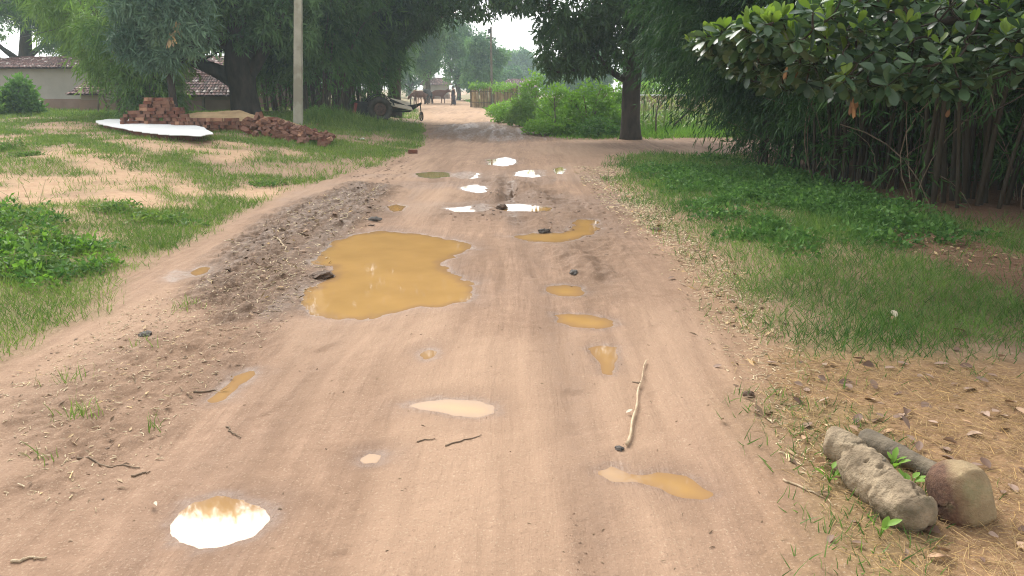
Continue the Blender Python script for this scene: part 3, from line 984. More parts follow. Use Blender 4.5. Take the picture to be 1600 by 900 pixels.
def bamboo(name, label, base, n_culm, radius, H, lean, n_spray, nleaf, L, W, mat, seed, low=0.22, length=0.9, r_culm=0.035, group=None, dead=0, toward=None, cmat='culm', curtain=False):
    rng = np.random.default_rng(seed)
    bx, by = base
    bz = float(ground_z(bx, by))
    t = thing(name, label, "bamboo", (bx, by, bz), group)
    paths = [culm_path(k, H * (0.75 + 0.1 * k), lean * (0.7 + 0.15 * k)) for k in range(5)]
    meshes = []
    for k, p in enumerate(paths):
        tt = np.linspace(0, 1, len(p))
        meshes.append(MB().tube(p, r_culm * (1 - 0.8 * tt) * (1 + 0.12 * (np.arange(len(p)) % 2)), 7, False).mesh("culm", M[cmat], True))
    cul = []
    for i in range(n_culm):
        k = i % 5
        a = rng.uniform(0, 2 * math.pi)
        rr = radius * math.sqrt(rng.random())
        ox, oy = bx + rr * math.cos(a), by + rr * math.sin(a)
        rot = a + rng.normal() * 0.5
        tip = (rng.normal() * .05, rng.normal() * .05)
        if toward is not None and rng.random() < 0.4:
            rot = toward + rng.normal() * 0.35
        z = float(ground_z(ox, oy)) - 0.05
        o = obj("culm", meshes[k], loc=(ox, oy, z), rot=(tip[0], tip[1], rot), scale=(rng.uniform(.7, 1.15),) * 2 + (rng.uniform(.9, 1.1),))
        adopt(o, t)
        cul.append((k, ox, oy, z, rot))
    ci = rng.integers(0, n_culm, n_spray)
    tt = low + (1 - low) * rng.random(n_spray) ** 0.85
    tt = np.where(rng.random(n_spray) < .02, rng.uniform(.05, max(low, .06), n_spray), tt)
    S = np.zeros((n_spray, 3))
    O = np.zeros((n_spray, 3))
    for j in range(n_spray):
        k, ox, oy, z, rot = cul[ci[j]]
        p = paths[k]
        f = tt[j] * (len(p) - 1)
        q = p[int(f)] + (p[min(int(f) + 1, len(p) - 1)] - p[int(f)]) * (f - int(f))
        c, s = math.cos(rot), math.sin(rot)
        S[j] = (ox + q[0] * c - q[1] * s, oy + q[0] * s + q[1] * c, z + q[2])
        a = rot + rng.normal() * 1.1
        O[j] = (math.cos(a), math.sin(a), rng.uniform(-.1, .7))
    if curtain:
        m = 1500
        cx_ = rng.uniform(3.25, 5.3, m)
        zb_ = np.interp(cx_, [3.25, 3.7, 4.3, 4.9, 5.3], [2.7, 2.2, 1.8, 1.6, 1.5])
        S = np.vstack([S, np.c_[cx_, rng.uniform(14.2, 17.2, m), zb_ + 3.6 * rng.random(m) ** 1.3]])
        a = math.pi + rng.normal(size=m) * .8
        O = np.vstack([O, np.c_[np.cos(a), np.sin(a), rng.uniform(-.3, .4, m)]])
    V, F, R = spray_leaves(rng, S, norm(O), length, nleaf, L, W)
    keep = V.reshape(-1, 4, 3)[:, :, 2].min(1) > 0.12
    V4 = V.reshape(-1, 4, 3)[keep]
    F = [(np.asarray(LEAF_F[0])[None] + (np.arange(len(V4)) * 4)[:, None, None]).reshape(-1, 3)]
    obj("foliage", make_mesh("foliage", V4.reshape(-1, 3), F, mat, False, R.reshape(-1, 4)[keep].ravel()), t)
    # bare side twigs
    mb = MB()
    for j in range(0, n_spray, max(1, n_spray // 120)):
        e = S[j] + norm(O[j]) * length * .8 - np.array([0, 0, .45 * length])
        mb.tube(bez(S[j], S[j] + norm(O[j]) * length * .5, e, 5), np.linspace(.008, .003, 5), 3, False)
    if dead:
        for j in range(dead):
            a = rng.uniform(0, 6.28)
            p0 = np.array([bx + radius * math.cos(a), by + radius * math.sin(a), bz])
            mb.tube(bez(p0, p0 + [rng.normal() * .3, rng.normal() * .3, .8], p0 + [rng.normal() * .9, rng.normal() * .9, rng.uniform(.8, 2.2)], 6), .007, 4, False)
    mb.build("twig_mass", M['twig'], t)["kind"] = "stuff"
    return t


def leafy_mound(rng, c, rx, ry, h, n, L, W, ground=True):
    """low plant: leaves through a rounded heap, upright in the middle"""
    a, r = rng.uniform(0, 2 * math.pi, n), np.sqrt(rng.random(n))
    x, y = c[0] + rx * r * np.cos(a), c[1] + ry * r * np.sin(a)
    top = h * (1 - r ** 2.2) * (0.7 + 0.6 * noise(x * 3.1, y * 3.1, 3))
    z = (ground_z(x, y) if ground else c[2]) + top * rng.random(n) ** 0.6 + 0.01
    d = norm(np.stack([np.cos(a) * r, np.sin(a) * r, np.full(n, .35)], -1) + .6 * rng.normal(size=(n, 3)))
    N = rdir(rng, n, (0, 0, 1.5))
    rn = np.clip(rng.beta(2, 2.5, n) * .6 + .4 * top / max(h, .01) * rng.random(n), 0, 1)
    return bake(LEAF_V, LEAF_F, np.stack([x, y, z], -1), d, N, W * rng.uniform(.7, 1.3, n), L * rng.uniform(.7, 1.3, n), rnd=rn)


# ------------------------------------------------------------------ houses with clay tile roofs
def tiled_slope(mb, rng, a, b, c, d, tw=0.17, tl=0.30):
    """rows of half-round tiles on the slope eave a-b, ridge d-c (a under d, b under c)"""
    a, b, c, d = (np.asarray(q, float) for q in (a, b, c, d))
    nrm = norm(np.cross(b - a, d - a))
    if nrm[2] < 0:
        nrm = -nrm
    wdt, lng = np.linalg.norm(b - a), np.linalg.norm((d + c) / 2 - (a + b) / 2)
    ncol, nrow = int(wdt / tw), int(lng / tl) + 1
    th = np.linspace(0, math.pi, 5)
    for i in range(ncol):
        for j in range(nrow):
            u0, u1 = (i + rng.normal() * .06) / ncol, (i + 1 + rng.normal() * .06) / ncol
            v0, v1 = j / nrow, min(1.0, (j + 1.25) / nrow)
            pts = []
            for v, lift in ((v0, .045), (v1, .005)):
                l, r = a + (d - a) * v, b + (c - b) * v
                p0, p1 = l + (r - l) * u0, l + (r - l) * u1
                for q in th:
                    s = (1 - math.cos(q)) / 2
                    pts.append(p0 + (p1 - p0) * s + nrm * (math.sin(q) * .06 + lift + rng.normal() * .006))
            k = np.arange(4)
            mb.add(pts, np.stack([k, k + 1, k + 6, k + 5], -1), min(1, max(0, rng.beta(2, 3.2) + (0.5 if rng.random() < .09 else 0))))
    mb.add([a, b, c, d], np.array([[0, 1, 2, 3]]), 0.1)


def house(label, x0, x1, y0, y1, wall_h, ridge_h, hip=0.0, wallmat='mud_wall', seed=1, door=None, posts=(), zb=None, over=0.45):
    rng = np.random.default_rng(seed)
    z = float(Hs((x0 + x1) / 2, y0)) - .05 if zb is None else zb
    t = thing("village_house", label, "house", ((x0 + x1) / 2, (y0 + y1) / 2, z), "mud houses with tile roofs")
    th = .3
    for (cx, cy, sx, sy) in (((x0 + x1) / 2, y0 + th / 2, x1 - x0, th), ((x0 + x1) / 2, y1 - th / 2, x1 - x0, th),
                             (x0 + th / 2, (y0 + y1) / 2, th, y1 - y0 - 2 * th), (x1 - th / 2, (y0 + y1) / 2, th, y1 - y0 - 2 * th)):
        MB().box((cx, cy, z + wall_h / 2), (sx, sy, wall_h)).build("wall", M[wallmat], t)
    MB().box(((x0 + x1) / 2, (y0 + y1) / 2, z + .28), (x1 - x0 + .16, y1 - y0 + .16, .56)).build("plinth", M['base_band'], t)
    zr, ze, ym = z + ridge_h, z + wall_h - .12, (y0 + y1) / 2
    ex0, ex1, ey0, ey1 = x0 - over, x1 + over, y0 - over, y1 + over
    h0, h1 = ex0 + hip, ex1 - hip
    mb = MB()
    tiled_slope(mb, rng, (ex0, ey0, ze), (ex1, ey0, ze), (h1, ym, zr), (h0, ym, zr))
    mb.add([(ex0, ey1, ze), (ex1, ey1, ze), (h1, ym, zr), (h0, ym, zr)], np.array([[0, 1, 2, 3]]), 0.3)
    if hip > 0:
        tiled_slope(mb, rng, (ex1, ey0, ze), (ex1, ey1, ze), (h1, ym, zr), (h1, ym, zr))
        tiled_slope(mb, rng, (ex0, ey1, ze), (ex0, ey0, ze), (h0, ym, zr), (h0, ym, zr))
    else:
        for xe in (x0 + .15, x1 - .15):
            mb.add([(xe, y0, ze), (xe, y1, ze), (xe, ym, zr - .05)], np.array([[0, 1, 2]]), 0.35)
    r = mb.build("tiled_roof", M['tile'], t)
    rd = MB()
    for k in range(int((h1 - h0) / .32)):
        xk = h0 + .32 * k
        rd.tube([(xk, ym, zr + .02 + rng.normal() * .01), (xk + .36, ym, zr + .03 + rng.normal() * .01)], (.10, .085), 6, True, min(1, rng.beta(2, 3) + .1))
    if rd.n:
        obj("ridge_tiles", rd.mesh("ridge_tiles", M['tile']), r)["kind"] = "stuff"
    if door:
        dx, dw, dh = door
        MB().box((dx, y0 - .02, z + dh / 2), (dw, .08, dh)).build("door", M['wood'], t)
    for px_ in posts:
        MB().tube([(px_, ey0 + .08, z), (px_ + .05, ey0 + .08, ze)], (.09, .07), 7).build("veranda_post", M['wood'], t)
    return t


def xz(px, py, Yp):
    p = at(px, py, Yp)
    return p[0], p[2]


Yh = 41.0
zb = 0.42
x0, x1 = at(-120, 165, Yh)[0], at(222, 165, Yh)[0]
house("long pale mud house with a broad hipped tile roof behind the shrub", x0, x1, Yh, Yh + 4.4, at(0, 107, Yh)[2] - zb + .1, at(0, 91, Yh + 2)[2] - zb, 4.6, 'mud_wall', 3, zb=zb)
Yh2 = 37.5
house("low tile roofed lean-to against the pale mud house", at(128, 165, Yh2)[0], at(222, 165, Yh2)[0], Yh2, Yh2 + 2.6, at(0, 148, Yh2)[2] - zb + .1, at(0, 130, Yh2 + 1)[2] - zb, 0, 'mud_wall', 4, zb=zb)
house("low mud house whose tile roof shows between the two trunks", at(262, 165, Yh2)[0], at(362, 165, Yh2)[0], Yh2, Yh2 + 3.2, at(0, 150, Yh2)[2] - zb + .1, at(0, 118, Yh2 + 1.6)[2] - zb, .6, 'brown_wall', 5,
      posts=(at(322, 165, Yh2)[0],), zb=zb)
Yh3 = 44.0
house("taller brown mud house partly hidden behind the thickest trunk", at(255, 165, Yh3)[0], at(470, 165, Yh3)[0], Yh3, Yh3 + 4, at(0, 116, Yh3)[2] - zb + .1, at(0, 90, Yh3 + 2)[2] - zb, 0, 'brown_wall', 6, zb=zb)
house("far hut with pale walls behind the cattle", at(662, 165, 108)[0], at(700, 165, 108)[0], 108, 111, 1.9, 2.7, .8, 'mud_wall', 7, zb=0.0)
house("distant brown roofed house above the cane fence", at(788, 165, 98)[0], at(842, 165, 98)[0], 104, 108, 1.6, 2.5, .8, 'mud_wall', 8, zb=0.0)

# wooden trestle beside the pale house
tp = at(157, 170, 34.5)
tz = float(ground_z(tp[0], tp[1]))
t = thing("wooden_trestle", "pair of leaning wooden props in front of the pale house wall", "trestle", (tp[0], tp[1], tz))
MB().tube([(tp[0] - .15, 34.5, tz - .05), (tp[0] + .06, 34.5, tz + 1.0)], (.045, .035), 6).build("prop", M['wood'], t)
MB().tube([(tp[0] + .38, 34.6, tz - .05), (tp[0] + .08, 34.55, tz + 1.05)], (.045, .035), 6).build("prop", M['wood'], t)
MB().tube([(tp[0] - .45, 34.56, tz + .88), (tp[0] + .5, 34.62, tz + 1.0)], (.035, .03), 6).build("cross_bar", M['wood'], t)

# ------------------------------------------------------------------ bricks
BR = (0.23, 0.11, 0.085)


def brick_mesh(name, mat, seed):
    rng = np.random.default_rng(seed)
    v = np.array([[x, y, z] for x in (-.5, .5) for y in (-.5, .5) for z in (-.5, .5)]) * BR
    mb = MB().box((0, 0, 0), BR)
    me = mb.mesh(name, mat)
    co = np.array([c.co[:] for c in me.vertices]) + rng.normal(size=(8, 3)) * 0.004
    me.vertices.foreach_set('co', co.astype(np.float32).ravel())
    me.update()
    return me


BRM = [brick_mesh("brick", M[k], i) for i, k in enumerate(['brick', 'brick', 'brick', 'brick_dark', 'brick_pale', 'brick_dark', 'brick'])]
rng = np.random.default_rng(5)


def lay(parent, x, y, z, yaw, dx=0.0, dy=0.0, tilt=(0, 0)):
    o = obj("brick", BRM[rng.integers(len(BRM))], loc=(x, y, z), rot=(tilt[0], tilt[1], yaw))
    return adopt(o, parent)


Yb = 22.0
bz = float(Hs(at(240, 200, Yb)[0], Yb))
c = at(240, 205, Yb)
t = thing("brick_stack", "tall stepped stack of loose red bricks under the mango", "brick stack", (c[0], Yb, bz))
xl, xr = at(182, 165, Yb)[0], at(302, 165, Yb)[0]
ztop = at(240, 151, Yb)[2]
ncrs = int((ztop - bz) / .09)
for k in range(ncrs):
    f = k / max(1, ncrs - 1)
    a0 = xl + (xr - xl) * np.interp(f, [0, .45, .7, .8, 1], [0, 0.0, .22, .30, .38])
    a1 = xr - (xr - xl) * np.interp(f, [0, .25, .45, .7, 1], [0, .03, .12, .28, .36])
    x, row = a0 + rng.uniform(0, .1), k % 3
    while x < a1:
        header = rng.random() < .35
        if f > .3 and rng.random() < .06 + .12 * (f > .75):
            x += .12
            continue
        w = BR[1] if header else BR[0]
        for dpt in ((0,) if f < .55 else (0, 1)):
            lay(t, x + w / 2, Yb + .06 + dpt * .24 + rng.normal() * .035, bz + .045 + k * .09, (math.pi / 2 if header else 0) + rng.normal() * .05)
        x += w + .022 + (0.03 if rng.random() < .1 else 0)
# bricks behind the faces of the stack
Yb2 = 21.3
bz2 = float(Hs(at(340, 205, Yb2)[0], Yb2))
t = thing("brick_stack", "long low stack of darker bricks behind the white slab", "brick stack", (at(340, 165, Yb2)[0], Yb2, bz2))
xl, xr = at(262, 165, Yb2)[0], at(405, 165, Yb2)[0]
zt = at(340, 181, Yb2)[2]
nc_ = max(4, int((zt - bz2) / .09))
for k in range(nc_):
    x = xl + rng.uniform(0, .12)
    while x < xr - (.35 * max(0, k - nc_ + 3)):
        header = rng.random() < .7
        w = BR[1] if header else BR[0]
        lay(t, x + w / 2, Yb2 + .1 + rng.normal() * .02, bz2 + .045 + k * .09, (math.pi / 2 if header else 0) + rng.normal() * .06)
        x += w + .014 + (0.05 if rng.random() < .08 else 0)
hp = np.array([at(385, 165, 20.6)[0], at(512, 165, 19.6)[0]])
t = thing("brick_heap", "tumbled heap of broken red bricks at the foot of the pole", "brick heap", ((hp[0] + hp[1]) / 2, 20.2, float(Hs(hp.mean(), 20.2))))
for k in range(190):
    f = rng.random()
    x = hp[0] + (hp[1] - hp[0]) * f
    yc = 20.7 - 1.0 * f
    off = rng.normal() * .38
    hh = (.46 * math.sin(min(1, f * 2.2 + .35) * math.pi * .62) * (1 - .75 * f) + .08) * math.exp(-(off / .45) ** 2)
    z = float(Hs(x, yc + off)) + .04 + hh * rng.uniform(.55, 1)
    lay(t, x, yc + off, z, rng.uniform(0, 6.28), tilt=(rng.normal() * .45, rng.normal() * .45))
# earth heaped behind the low stack
me_rng = np.random.default_rng(8)
u, v = np.meshgrid(np.linspace(-1, 1, 60), np.linspace(-1, 1, 30))
px0 = at(372, 165, 23.0)[0]
mx, my = px0 + u * 2.3, 22.9 + v * 0.9
mh = np.clip(1 - u ** 2 - v ** 2, 0, 1) ** .6 * (.62 + .35 * fbm(mx * 1.6, my * 1.6, 4, 9)) * (1.0 - .28 * u)
mz = Hs(mx, my) + mh * .78 + .03 * fbm(mx * 7, my * 7, 3, 10) - .02
ii = np.arange(60 * 30).reshape(30, 60)
fq = np.stack([ii[:-1, :-1], ii[:-1, 1:], ii[1:, 1:], ii[1:, :-1]], -1).reshape(-1, 4)
o = obj("earth_pile", make_mesh("earth_pile", np.stack([mx, my, mz], -1).reshape(-1, 3), fq, M['soil_pile'], True))
tag(o, "heap of loose tan earth lying behind the low brick stack", "earth pile")

# white slab on its dark footing
sl = [(148, 189), (168, 186), (200, 186), (222, 191), (236, 194), (300, 195), (318, 199), (330, 205), (330, 209), (312, 212), (260, 210), (224, 206), (205, 202), (176, 197), (154, 193)]
zs = 0.58
pts = []
for p in sl:
    d = ray(*p)
    k = (CAM_H - zs) / -d[2]
    pts.append((d[0] * k, d[1] * k))
pts = np.array(pts)
c = pts.mean(0)
fine = []
for i in range(len(pts)):
    a, b = pts[i], pts[(i + 1) % len(pts)]
    for q in np.linspace(0, 1, 5, endpoint=False):
        fine.append(a + (b - a) * q + (noise(np.array(i * 3.1 + q * 5), np.array(1.0), 3) - .5) * .09)
fine = np.array(fine)
t = thing("white_slab", "flat whitewashed slab lying on the sandy mound before the bricks", "slab", (c[0], c[1], float(Hs(*c))))
nf = len(fine)
mb = MB()
zt_ = zs + .02 * fbm(fine[:, 0] * 1.5, fine[:, 1] * 1.5, 3, 4)
rings = [np.c_[c + (fine - c) * .6, zt_ + .006], np.c_[c + (fine - c) * .985, zt_ + .004], np.c_[fine, zt_ - .006], np.c_[fine, zt_ - .022], np.c_[c + (fine - c) * .8, zt_ - .026]]
V = np.vstack(rings + [[[c[0], c[1], zs + .02]]])
k = np.arange(nf)
F4 = np.concatenate([np.stack([r * nf + k, r * nf + (k + 1) % nf, (r + 1) * nf + (k + 1) % nf, (r + 1) * nf + k], -1) for r in range(4)])
F3 = np.stack([np.full(nf, 5 * nf), (k + 1) % nf, k], -1)
mb.add(V, [F4, F3])
mb.build("top_slab", M['white'], t, False)
mb = MB()
base = c + (fine - c) * .84
V = np.vstack([np.c_[base, np.full(nf, zs - .03)], np.c_[base, Hs(base[:, 0], base[:, 1]) - .25]])
mb.add(V, np.stack([k, (k + 1) % nf, nf + (k + 1) % nf, nf + k], -1))
mb.build("footing", M['brick_dark'], t)

# ------------------------------------------------------------------ poles and wires
pb = gp(466, 196)
pz = float(ground_z(*pb))
t = thing("utility_pole", "tall square concrete pole standing at the brick heap", "pole", (*pb, pz))
mb = MB()
hgt, w0, w1 = 8.0, .135, .085
lean = .28
V = []
for z_, w in ((-.3, w0 + .002), (hgt, w1)):
    V += [(pb[0] + lean * z_ / 8 * 2 + sx * w, pb[1] + sy * w * .8, pz + z_) for sx, sy in ((-1, -1), (1, -1), (1, 1), (-1, 1))]
mb.add(V, np.array([[0, 1, 5, 4], [1, 2, 6, 5], [2, 3, 7, 6], [3, 0, 4, 7], [4, 5, 6, 7]]))
mb.build("shaft", M['concrete'], t)
MB().box((pb[0] + .53, pb[1], pz + 7.6), (1.5, .08, .1)).build("cross_arm", M['black_iron'], t)
for dx in (-.65, 0, .65):
    MB().tube([(pb[0] + .53 + dx, pb[1], pz + 7.65), (pb[0] + .53 + dx, pb[1], pz + 7.85)], (.05, .03), 8).build("insulator", M['insulator'], t)

fp = at(768, 60, 74)
t = thing("utility_pole", "thin brown far pole rising behind the cane fence", "pole", (fp[0], 74, 0))
MB().tube([(fp[0], 74, -.2), (fp[0] - .05, 74, 6.9)], (.12, .09), 8).build("shaft", M['wood'], t)
MB().box((fp[0] - .05, 74, 5.9), (.9, .07, .09)).build("cross_arm", M['black_iron'], t)
for dx in (-.4, .4):
    MB().tube([(fp[0] - .05 + dx, 74, 5.93), (fp[0] - .05 + dx, 74, 6.15)], (.06, .04), 8).build("insulator", M['insulator'], t)
MB().box((fp[0] - .18, 73.95, 6.5), (.28, .2, .4)).build("lamp_box", M['black_iron'], t)
w0_, w1_ = at(-200, 62, 38), at(112, 38, 30)
s = np.linspace(0, 1, 24)[:, None]
wp = w0_ * (1 - s) + w1_ * s - np.array([0, 0, .5]) * (4 * s * (1 - s))
o = MB().tube(wp, .012, 4).build("overhead_wire", M['wire'])
tag(o, "thin dark wire strung across the pale gap over the house", "wire")

# ------------------------------------------------------------------ trees
bk, fbk = M['bark'], M['far_bark']
# mango by the side path
b = gp(985, 217)
bz = float(ground_z(*b))
B3 = np.array([b[0], b[1], bz])


def J(dx, dy, dz, base=None):
    return (B3 if base is None else base) + np.array([dx, dy, dz])


tree("mango_tree", "dark mango tree with a bare straight trunk beside the side path", B3,
     [J(0, 0, -.1), J(0, 0, .15), J(-.02, 0, .6), J(-.03, 0, 1.4), J(-.02, 0, 2.3), J(0, 0, 3.2), J(.05, .1, 4.6), J(.1, .1, 6.2)], [.40, .33, .29, .28, .29, .31, .24, .16],
     [(bez(J(-.05, 0, 1.75), J(-.9, -.2, 1.9), J(-1.6, -.4, 3.2)), .12, .05), (bez(J(0, 0, 2.2), J(-1.2, -.6, 2.9), J(-2.6, -.9, 3.6)), .11, .04), (bez(J(0, 0, 2.8), J(1.2, -.4, 3.6), J(2.4, -.5, 4.6)), .12, .05),
      (bez(J(-1.2, -.3, 2.5), J(-2.1, -.7, 1.65), J(-2.75, -.8, 2.2)), .06, .025), (bez(J(0, 0, 3.2), J(-1, -1, 4.8), J(-2.6, -1.8, 5.6)), .12, .05), (bez(J(0, 0, 3.2), J(.6, 1, 5), J(1.4, 2.0, 7)), .12, .05)],
     [(b[0] - 2.3, b[1] - .7, 2.75, .75, .8, .85), (b[0] - 1.35, b[1] - .5, 2.65, .9, .9, .75), (b[0] - 1.9, b[1] - 1.2, 4.1, 1.5, 1.3, 1.3), (b[0] - .5, b[1] - .9, 3.7, 1.2, 1.2, 1.0), (b[0] + .85, b[1] - .3, 2.75, .75, .9, .85),
      (b[0] + .7, b[1] - .5, 4.2, 1.4, 1.4, 1.3), (b[0] - .5, b[1], 6.6, 3.3, 3.0, 2.3), (b[0] + 1.8, b[1] + 1, 5.6, 2.4, 2.4, 2), (b[0] - 2.6, b[1] - .5, 6.0, 2.0, 2.0, 1.6)],
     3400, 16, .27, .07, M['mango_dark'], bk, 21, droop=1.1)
# huge old tree left of the pole
Yt = 30.5
c = at(385, 180, Yt)
B3 = np.array([c[0], Yt, float(Hs(c[0], Yt))])
tree("old_tree", "massive dark tree with the thickest trunk behind the earth heap", B3,
     [J(0, 0, -.2), J(0, 0, .3), J(-.05, 0, 1.0), J(-.1, 0, 1.7), J(0, .1, 2.6), J(.2, .2, 4.2), J(.3, .2, 6.5)], [.72, .56, .5, .58, .62, .42, .25],
     [(bez(J(-.25, 0, 1.3), J(-1.2, -.1, 2.0), J(-3.2, -.4, 2.4)), .36, .08), (bez(J(.2, 0, 1.6), J(1.0, -.2, 2.4), J(1.9, -.6, 3.8)), .32, .1), (bez(J(0, 0, 2.4), J(-1.6, -.6, 3.4), J(-3.0, -1, 5.2)), .3, .08),
      (bez(J(-1.5, -.1, 2.1), J(-2.0, -.4, 2.9), J(-2.6, -.6, 3.6)), .12, .05), (bez(J(0, 0, 3), J(2, .5, 5), J(4, 1, 6.5)), .28, .08)],
     [(B3[0] - .3, Yt - 1.2, 4.3, 2.2, 1.4, 1.25), (B3[0] + 1.6, Yt - .7, 4.3, 1.7, 1.3, 1.5), (B3[0] - 2.6, Yt - .5, 4.6, 1.9, 1.4, 1.3), (B3[0], Yt + 1.5, 5.2, 4.5, 2.5, 2.2), (B3[0], Yt, 8.2, 5.2, 4.6, 3.2), (B3[0] - .5, Yt, 12.3, 4.0, 3.6, 3.0), (B3[0] - 2.0, Yt, 13.9, 4.6, 3.4, 2.5),
      (B3[0] + 1.6, Yt + 1.8, 3.0, 1.2, 1, 1.3)],
     4200, 16, .34, .075, M['mango'], bk, 22, droop=.9)
# young mango in front of it, with withered bunches
Yt = 25.2
c = at(272, 165, Yt)
B3 = np.array([c[0], Yt, float(Hs(c[0], Yt))])
ym = tree("young_mango_tree", "slim mango behind the brick stack with two withered tan leaf bunches", B3,
          [J(0, 0, -.1), J(.0, 0, .5), J(-.02, 0, 1.2), J(-.05, 0, 2.0), J(0, 0, 3.2), J(.1, 0, 4.6)], [.15, .12, .11, .115, .08, .04],
          [(bez(J(0, 0, 1.6), J(.7, 0, 2.1), J(1.3, -.2, 2.6)), .06, .02), (bez(J(0, 0, 1.8), J(-.8, 0, 2.5), J(-1.4, -.2, 3.2)), .06, .02)],
          [(B3[0] - .7, Yt - .3, 3.0, .85, .8, .6), (B3[0] + .75, Yt - .3, 3.2, .75, .7, .7), (B3[0], Yt - .2, 4.1, 1.5, 1.2, 1.0), (B3[0] - .5, Yt - .5, 2.55, .5, .5, .3), (B3[0] + .1, Yt - .6, 2.5, .45, .4, .3)],
          620, 20, .32, .055, leaf_mat("blue_green_mango_leaf", (0.055, 0.12, 0.07), (0.20, 0.31, 0.19), .25, .3, .4), bk, 23, droop=.9)
hv, hf = broad_leaf(.1, .2, False)
TAN = leaf_mat('tan_dry_leaf', (0.40, 0.28, 0.16), (0.60, 0.45, 0.29), .04, .2, .6)
for (px, py) in ((278, 38), (266, 56)):
    p = at(px, py, Yt - .9)
    r2 = np.random.default_rng(px)
    n = 9
    d = norm(np.c_[r2.normal(size=(n, 2)) * .28, -np.ones(n)])
    V, F, R = bake(hv, hf, np.repeat(p[None], n, 0) + r2.normal(size=(n, 3)) * [.04, .04, .08], d, rdir(r2, n, (0, -2, 0)), .08, r2.uniform(.24, .4, n), rnd=r2.random(n))
    obj("withered_leaf_bunch", make_mesh("withered_leaf_bunch", V, F, TAN, True, R), ym)
# dark tree far left behind the house
Yt = 52
c = at(40, 130, Yt)
B3 = np.array([c[0], Yt, .4])
tree("rain_tree", "dark spreading tree rising behind the long pale house", B3,
     [J(0, 0, -.2), J(0, 0, 2), J(.3, 0, 3.3), J(.6, 0, 5), J(.8, 0, 7)], [.5, .42, .4, .3, .2],
     [(bez(J(0, 0, 2.6), J(-2, 0, 4.2), J(-3.2, 0, 5.8)), .2, .06), (bez(J(0, 0, 2.4), J(2, 0, 2.9), J(4.4, 0, 2.6)), .2, .07), (bez(J(.2, 0, 2.8), J(1.6, 0, 4), J(3.6, 0, 5)), .2, .06), (bez(J(-.2, 0, 2.9), J(-2, 0, 4.4), J(-4.4, 0, 4.9)), .16, .05)],
     [(B3[0] + 2.2, Yt, 6.2, 2.6, 2.0, 1.5), (B3[0] + 4.2, Yt - .5, 5.2, 1.5, 1.5, 1.8), (B3[0] - 2.9, Yt, 5.0, 1.0, 2, 1.6), (B3[0] + 3.2, Yt - 1, 4.4, 1.6, 1.4, 1.0), (B3[0] + 1.2, Yt - 1, 6.0, 1.8, 1.4, .8), (B3[0] - 4.4, Yt, 3.6, 1.1, 1.5, 1.5), (B3[0] - .4, Yt - 1, 6.6, 1.9, 1.4, .9), (B3[0] - 2.2, Yt - 1, 4.2, .9, 1.0, 1.1), (B3[0] + 1, Yt + 1, 9, 6, 5, 2.8), (B3[0] + 3.6, Yt, 7.3, 3, 2.4, 1.6)],
     2600, 14, .34, .09, M['mango'], bk, 24, droop=.4, shell=.35)
# tree whose boughs hang over the road
Yt = 40.0
c = at(617, 170, Yt)
B3 = np.array([c[0], Yt, float(Hs(c[0], Yt))])
tree("roadside_mango_tree", "mango whose dark boughs hang over the road beyond the trailer", B3,
     [J(0, 0, -.1), J(0, 0, 1), J(.1, 0, 2.4), J(.3, -.2, 4), J(.5, -.4, 6)], [.38, .32, .3, .26, .15],
     [(bez(J(.1, 0, 2.8), J(2.5, -4, 5.2), J(6.2, -8, 5.1)), .22, .05), (bez(J(.1, 0, 2.6), J(1.5, -2, 4.6), J(3.6, -5, 5)), .2, .05), (bez(J(.1, 0, 3), J(-1.5, -1, 4.6), J(-3, -2, 6)), .2, .05)],
     [(-3.2, 33.5, 4.85, 1.7, 1.6, .75), (-1.4, 32.5, 4.8, 1.5, 1.5, .62), (.2, 31.6, 4.85, 1.1, 1.2, .45), (-4.6, 37.5, 11.2, 3.6, 3.4, 2.4), (-4.8, 34.5, 4.6, 1.3, 1.6, 1.3), (-2.5, 33, 7.2, 3.6, 3, 1.7), (-5.5, 37, 7.5, 4, 4, 3), (-4.2, 36, 4.6, 1.2, 1.5, .8)],
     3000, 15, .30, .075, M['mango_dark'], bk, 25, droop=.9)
# far trees: one build, several individuals of different size
def far_tree(label, px, base_y, Yt, wpx, top_py, bottom_py, seed, mat=None, n=1500, L=.5, W=.17, squash=1.0, name="far_tree", trunk_r=.3):
    rng = np.random.default_rng(seed)
    c = at(px, base_y, Yt)
    zt_, zb_ = at(px, top_py, Yt)[2], at(px, bottom_py, Yt)[2]
    hw = wpx / FPX * Yt / 2
    x = c[0]
    lobes = []
    for k in range(9):
        a = rng.uniform(0, 6.28)
        rr = hw * .62 * math.sqrt(rng.random())
        zc = zb_ + (zt_ - zb_) * rng.uniform(.22, .8)
        q = hw * rng.uniform(.30, .48)
        lobes.append((x + rr * math.cos(a), Yt + rr * math.sin(a), zc, q, q, min(q * .8, (zt_ - zb_) * .3)))
    lobes.append((x, Yt, (zt_ + zb_) / 2, hw * .6, hw * .6, (zt_ - zb_) * .46))
    return tree(name, label, (x, Yt, 0), [(x, Yt, -.2), (x + .1, Yt, zb_ * .6 + .3), (x, Yt, (zb_ + zt_) / 2), (x, Yt, zt_ - .8)], [trunk_r, trunk_r * .85, trunk_r * .6, .06],
                [(bez((x, Yt, max(.8, zb_)), (x + s * hw * .3, Yt, (zb_ + zt_) / 2), (x + s * hw * .6, Yt, zb_ + (zt_ - zb_) * .6), 8), trunk_r * .5, .06) for s in (-1, 1)],
                lobes, n, 12, L, W, mat or M['far_leaf'], fbk, seed, droop=.4, group="trees far down the road", shell=.45, twigs=20)


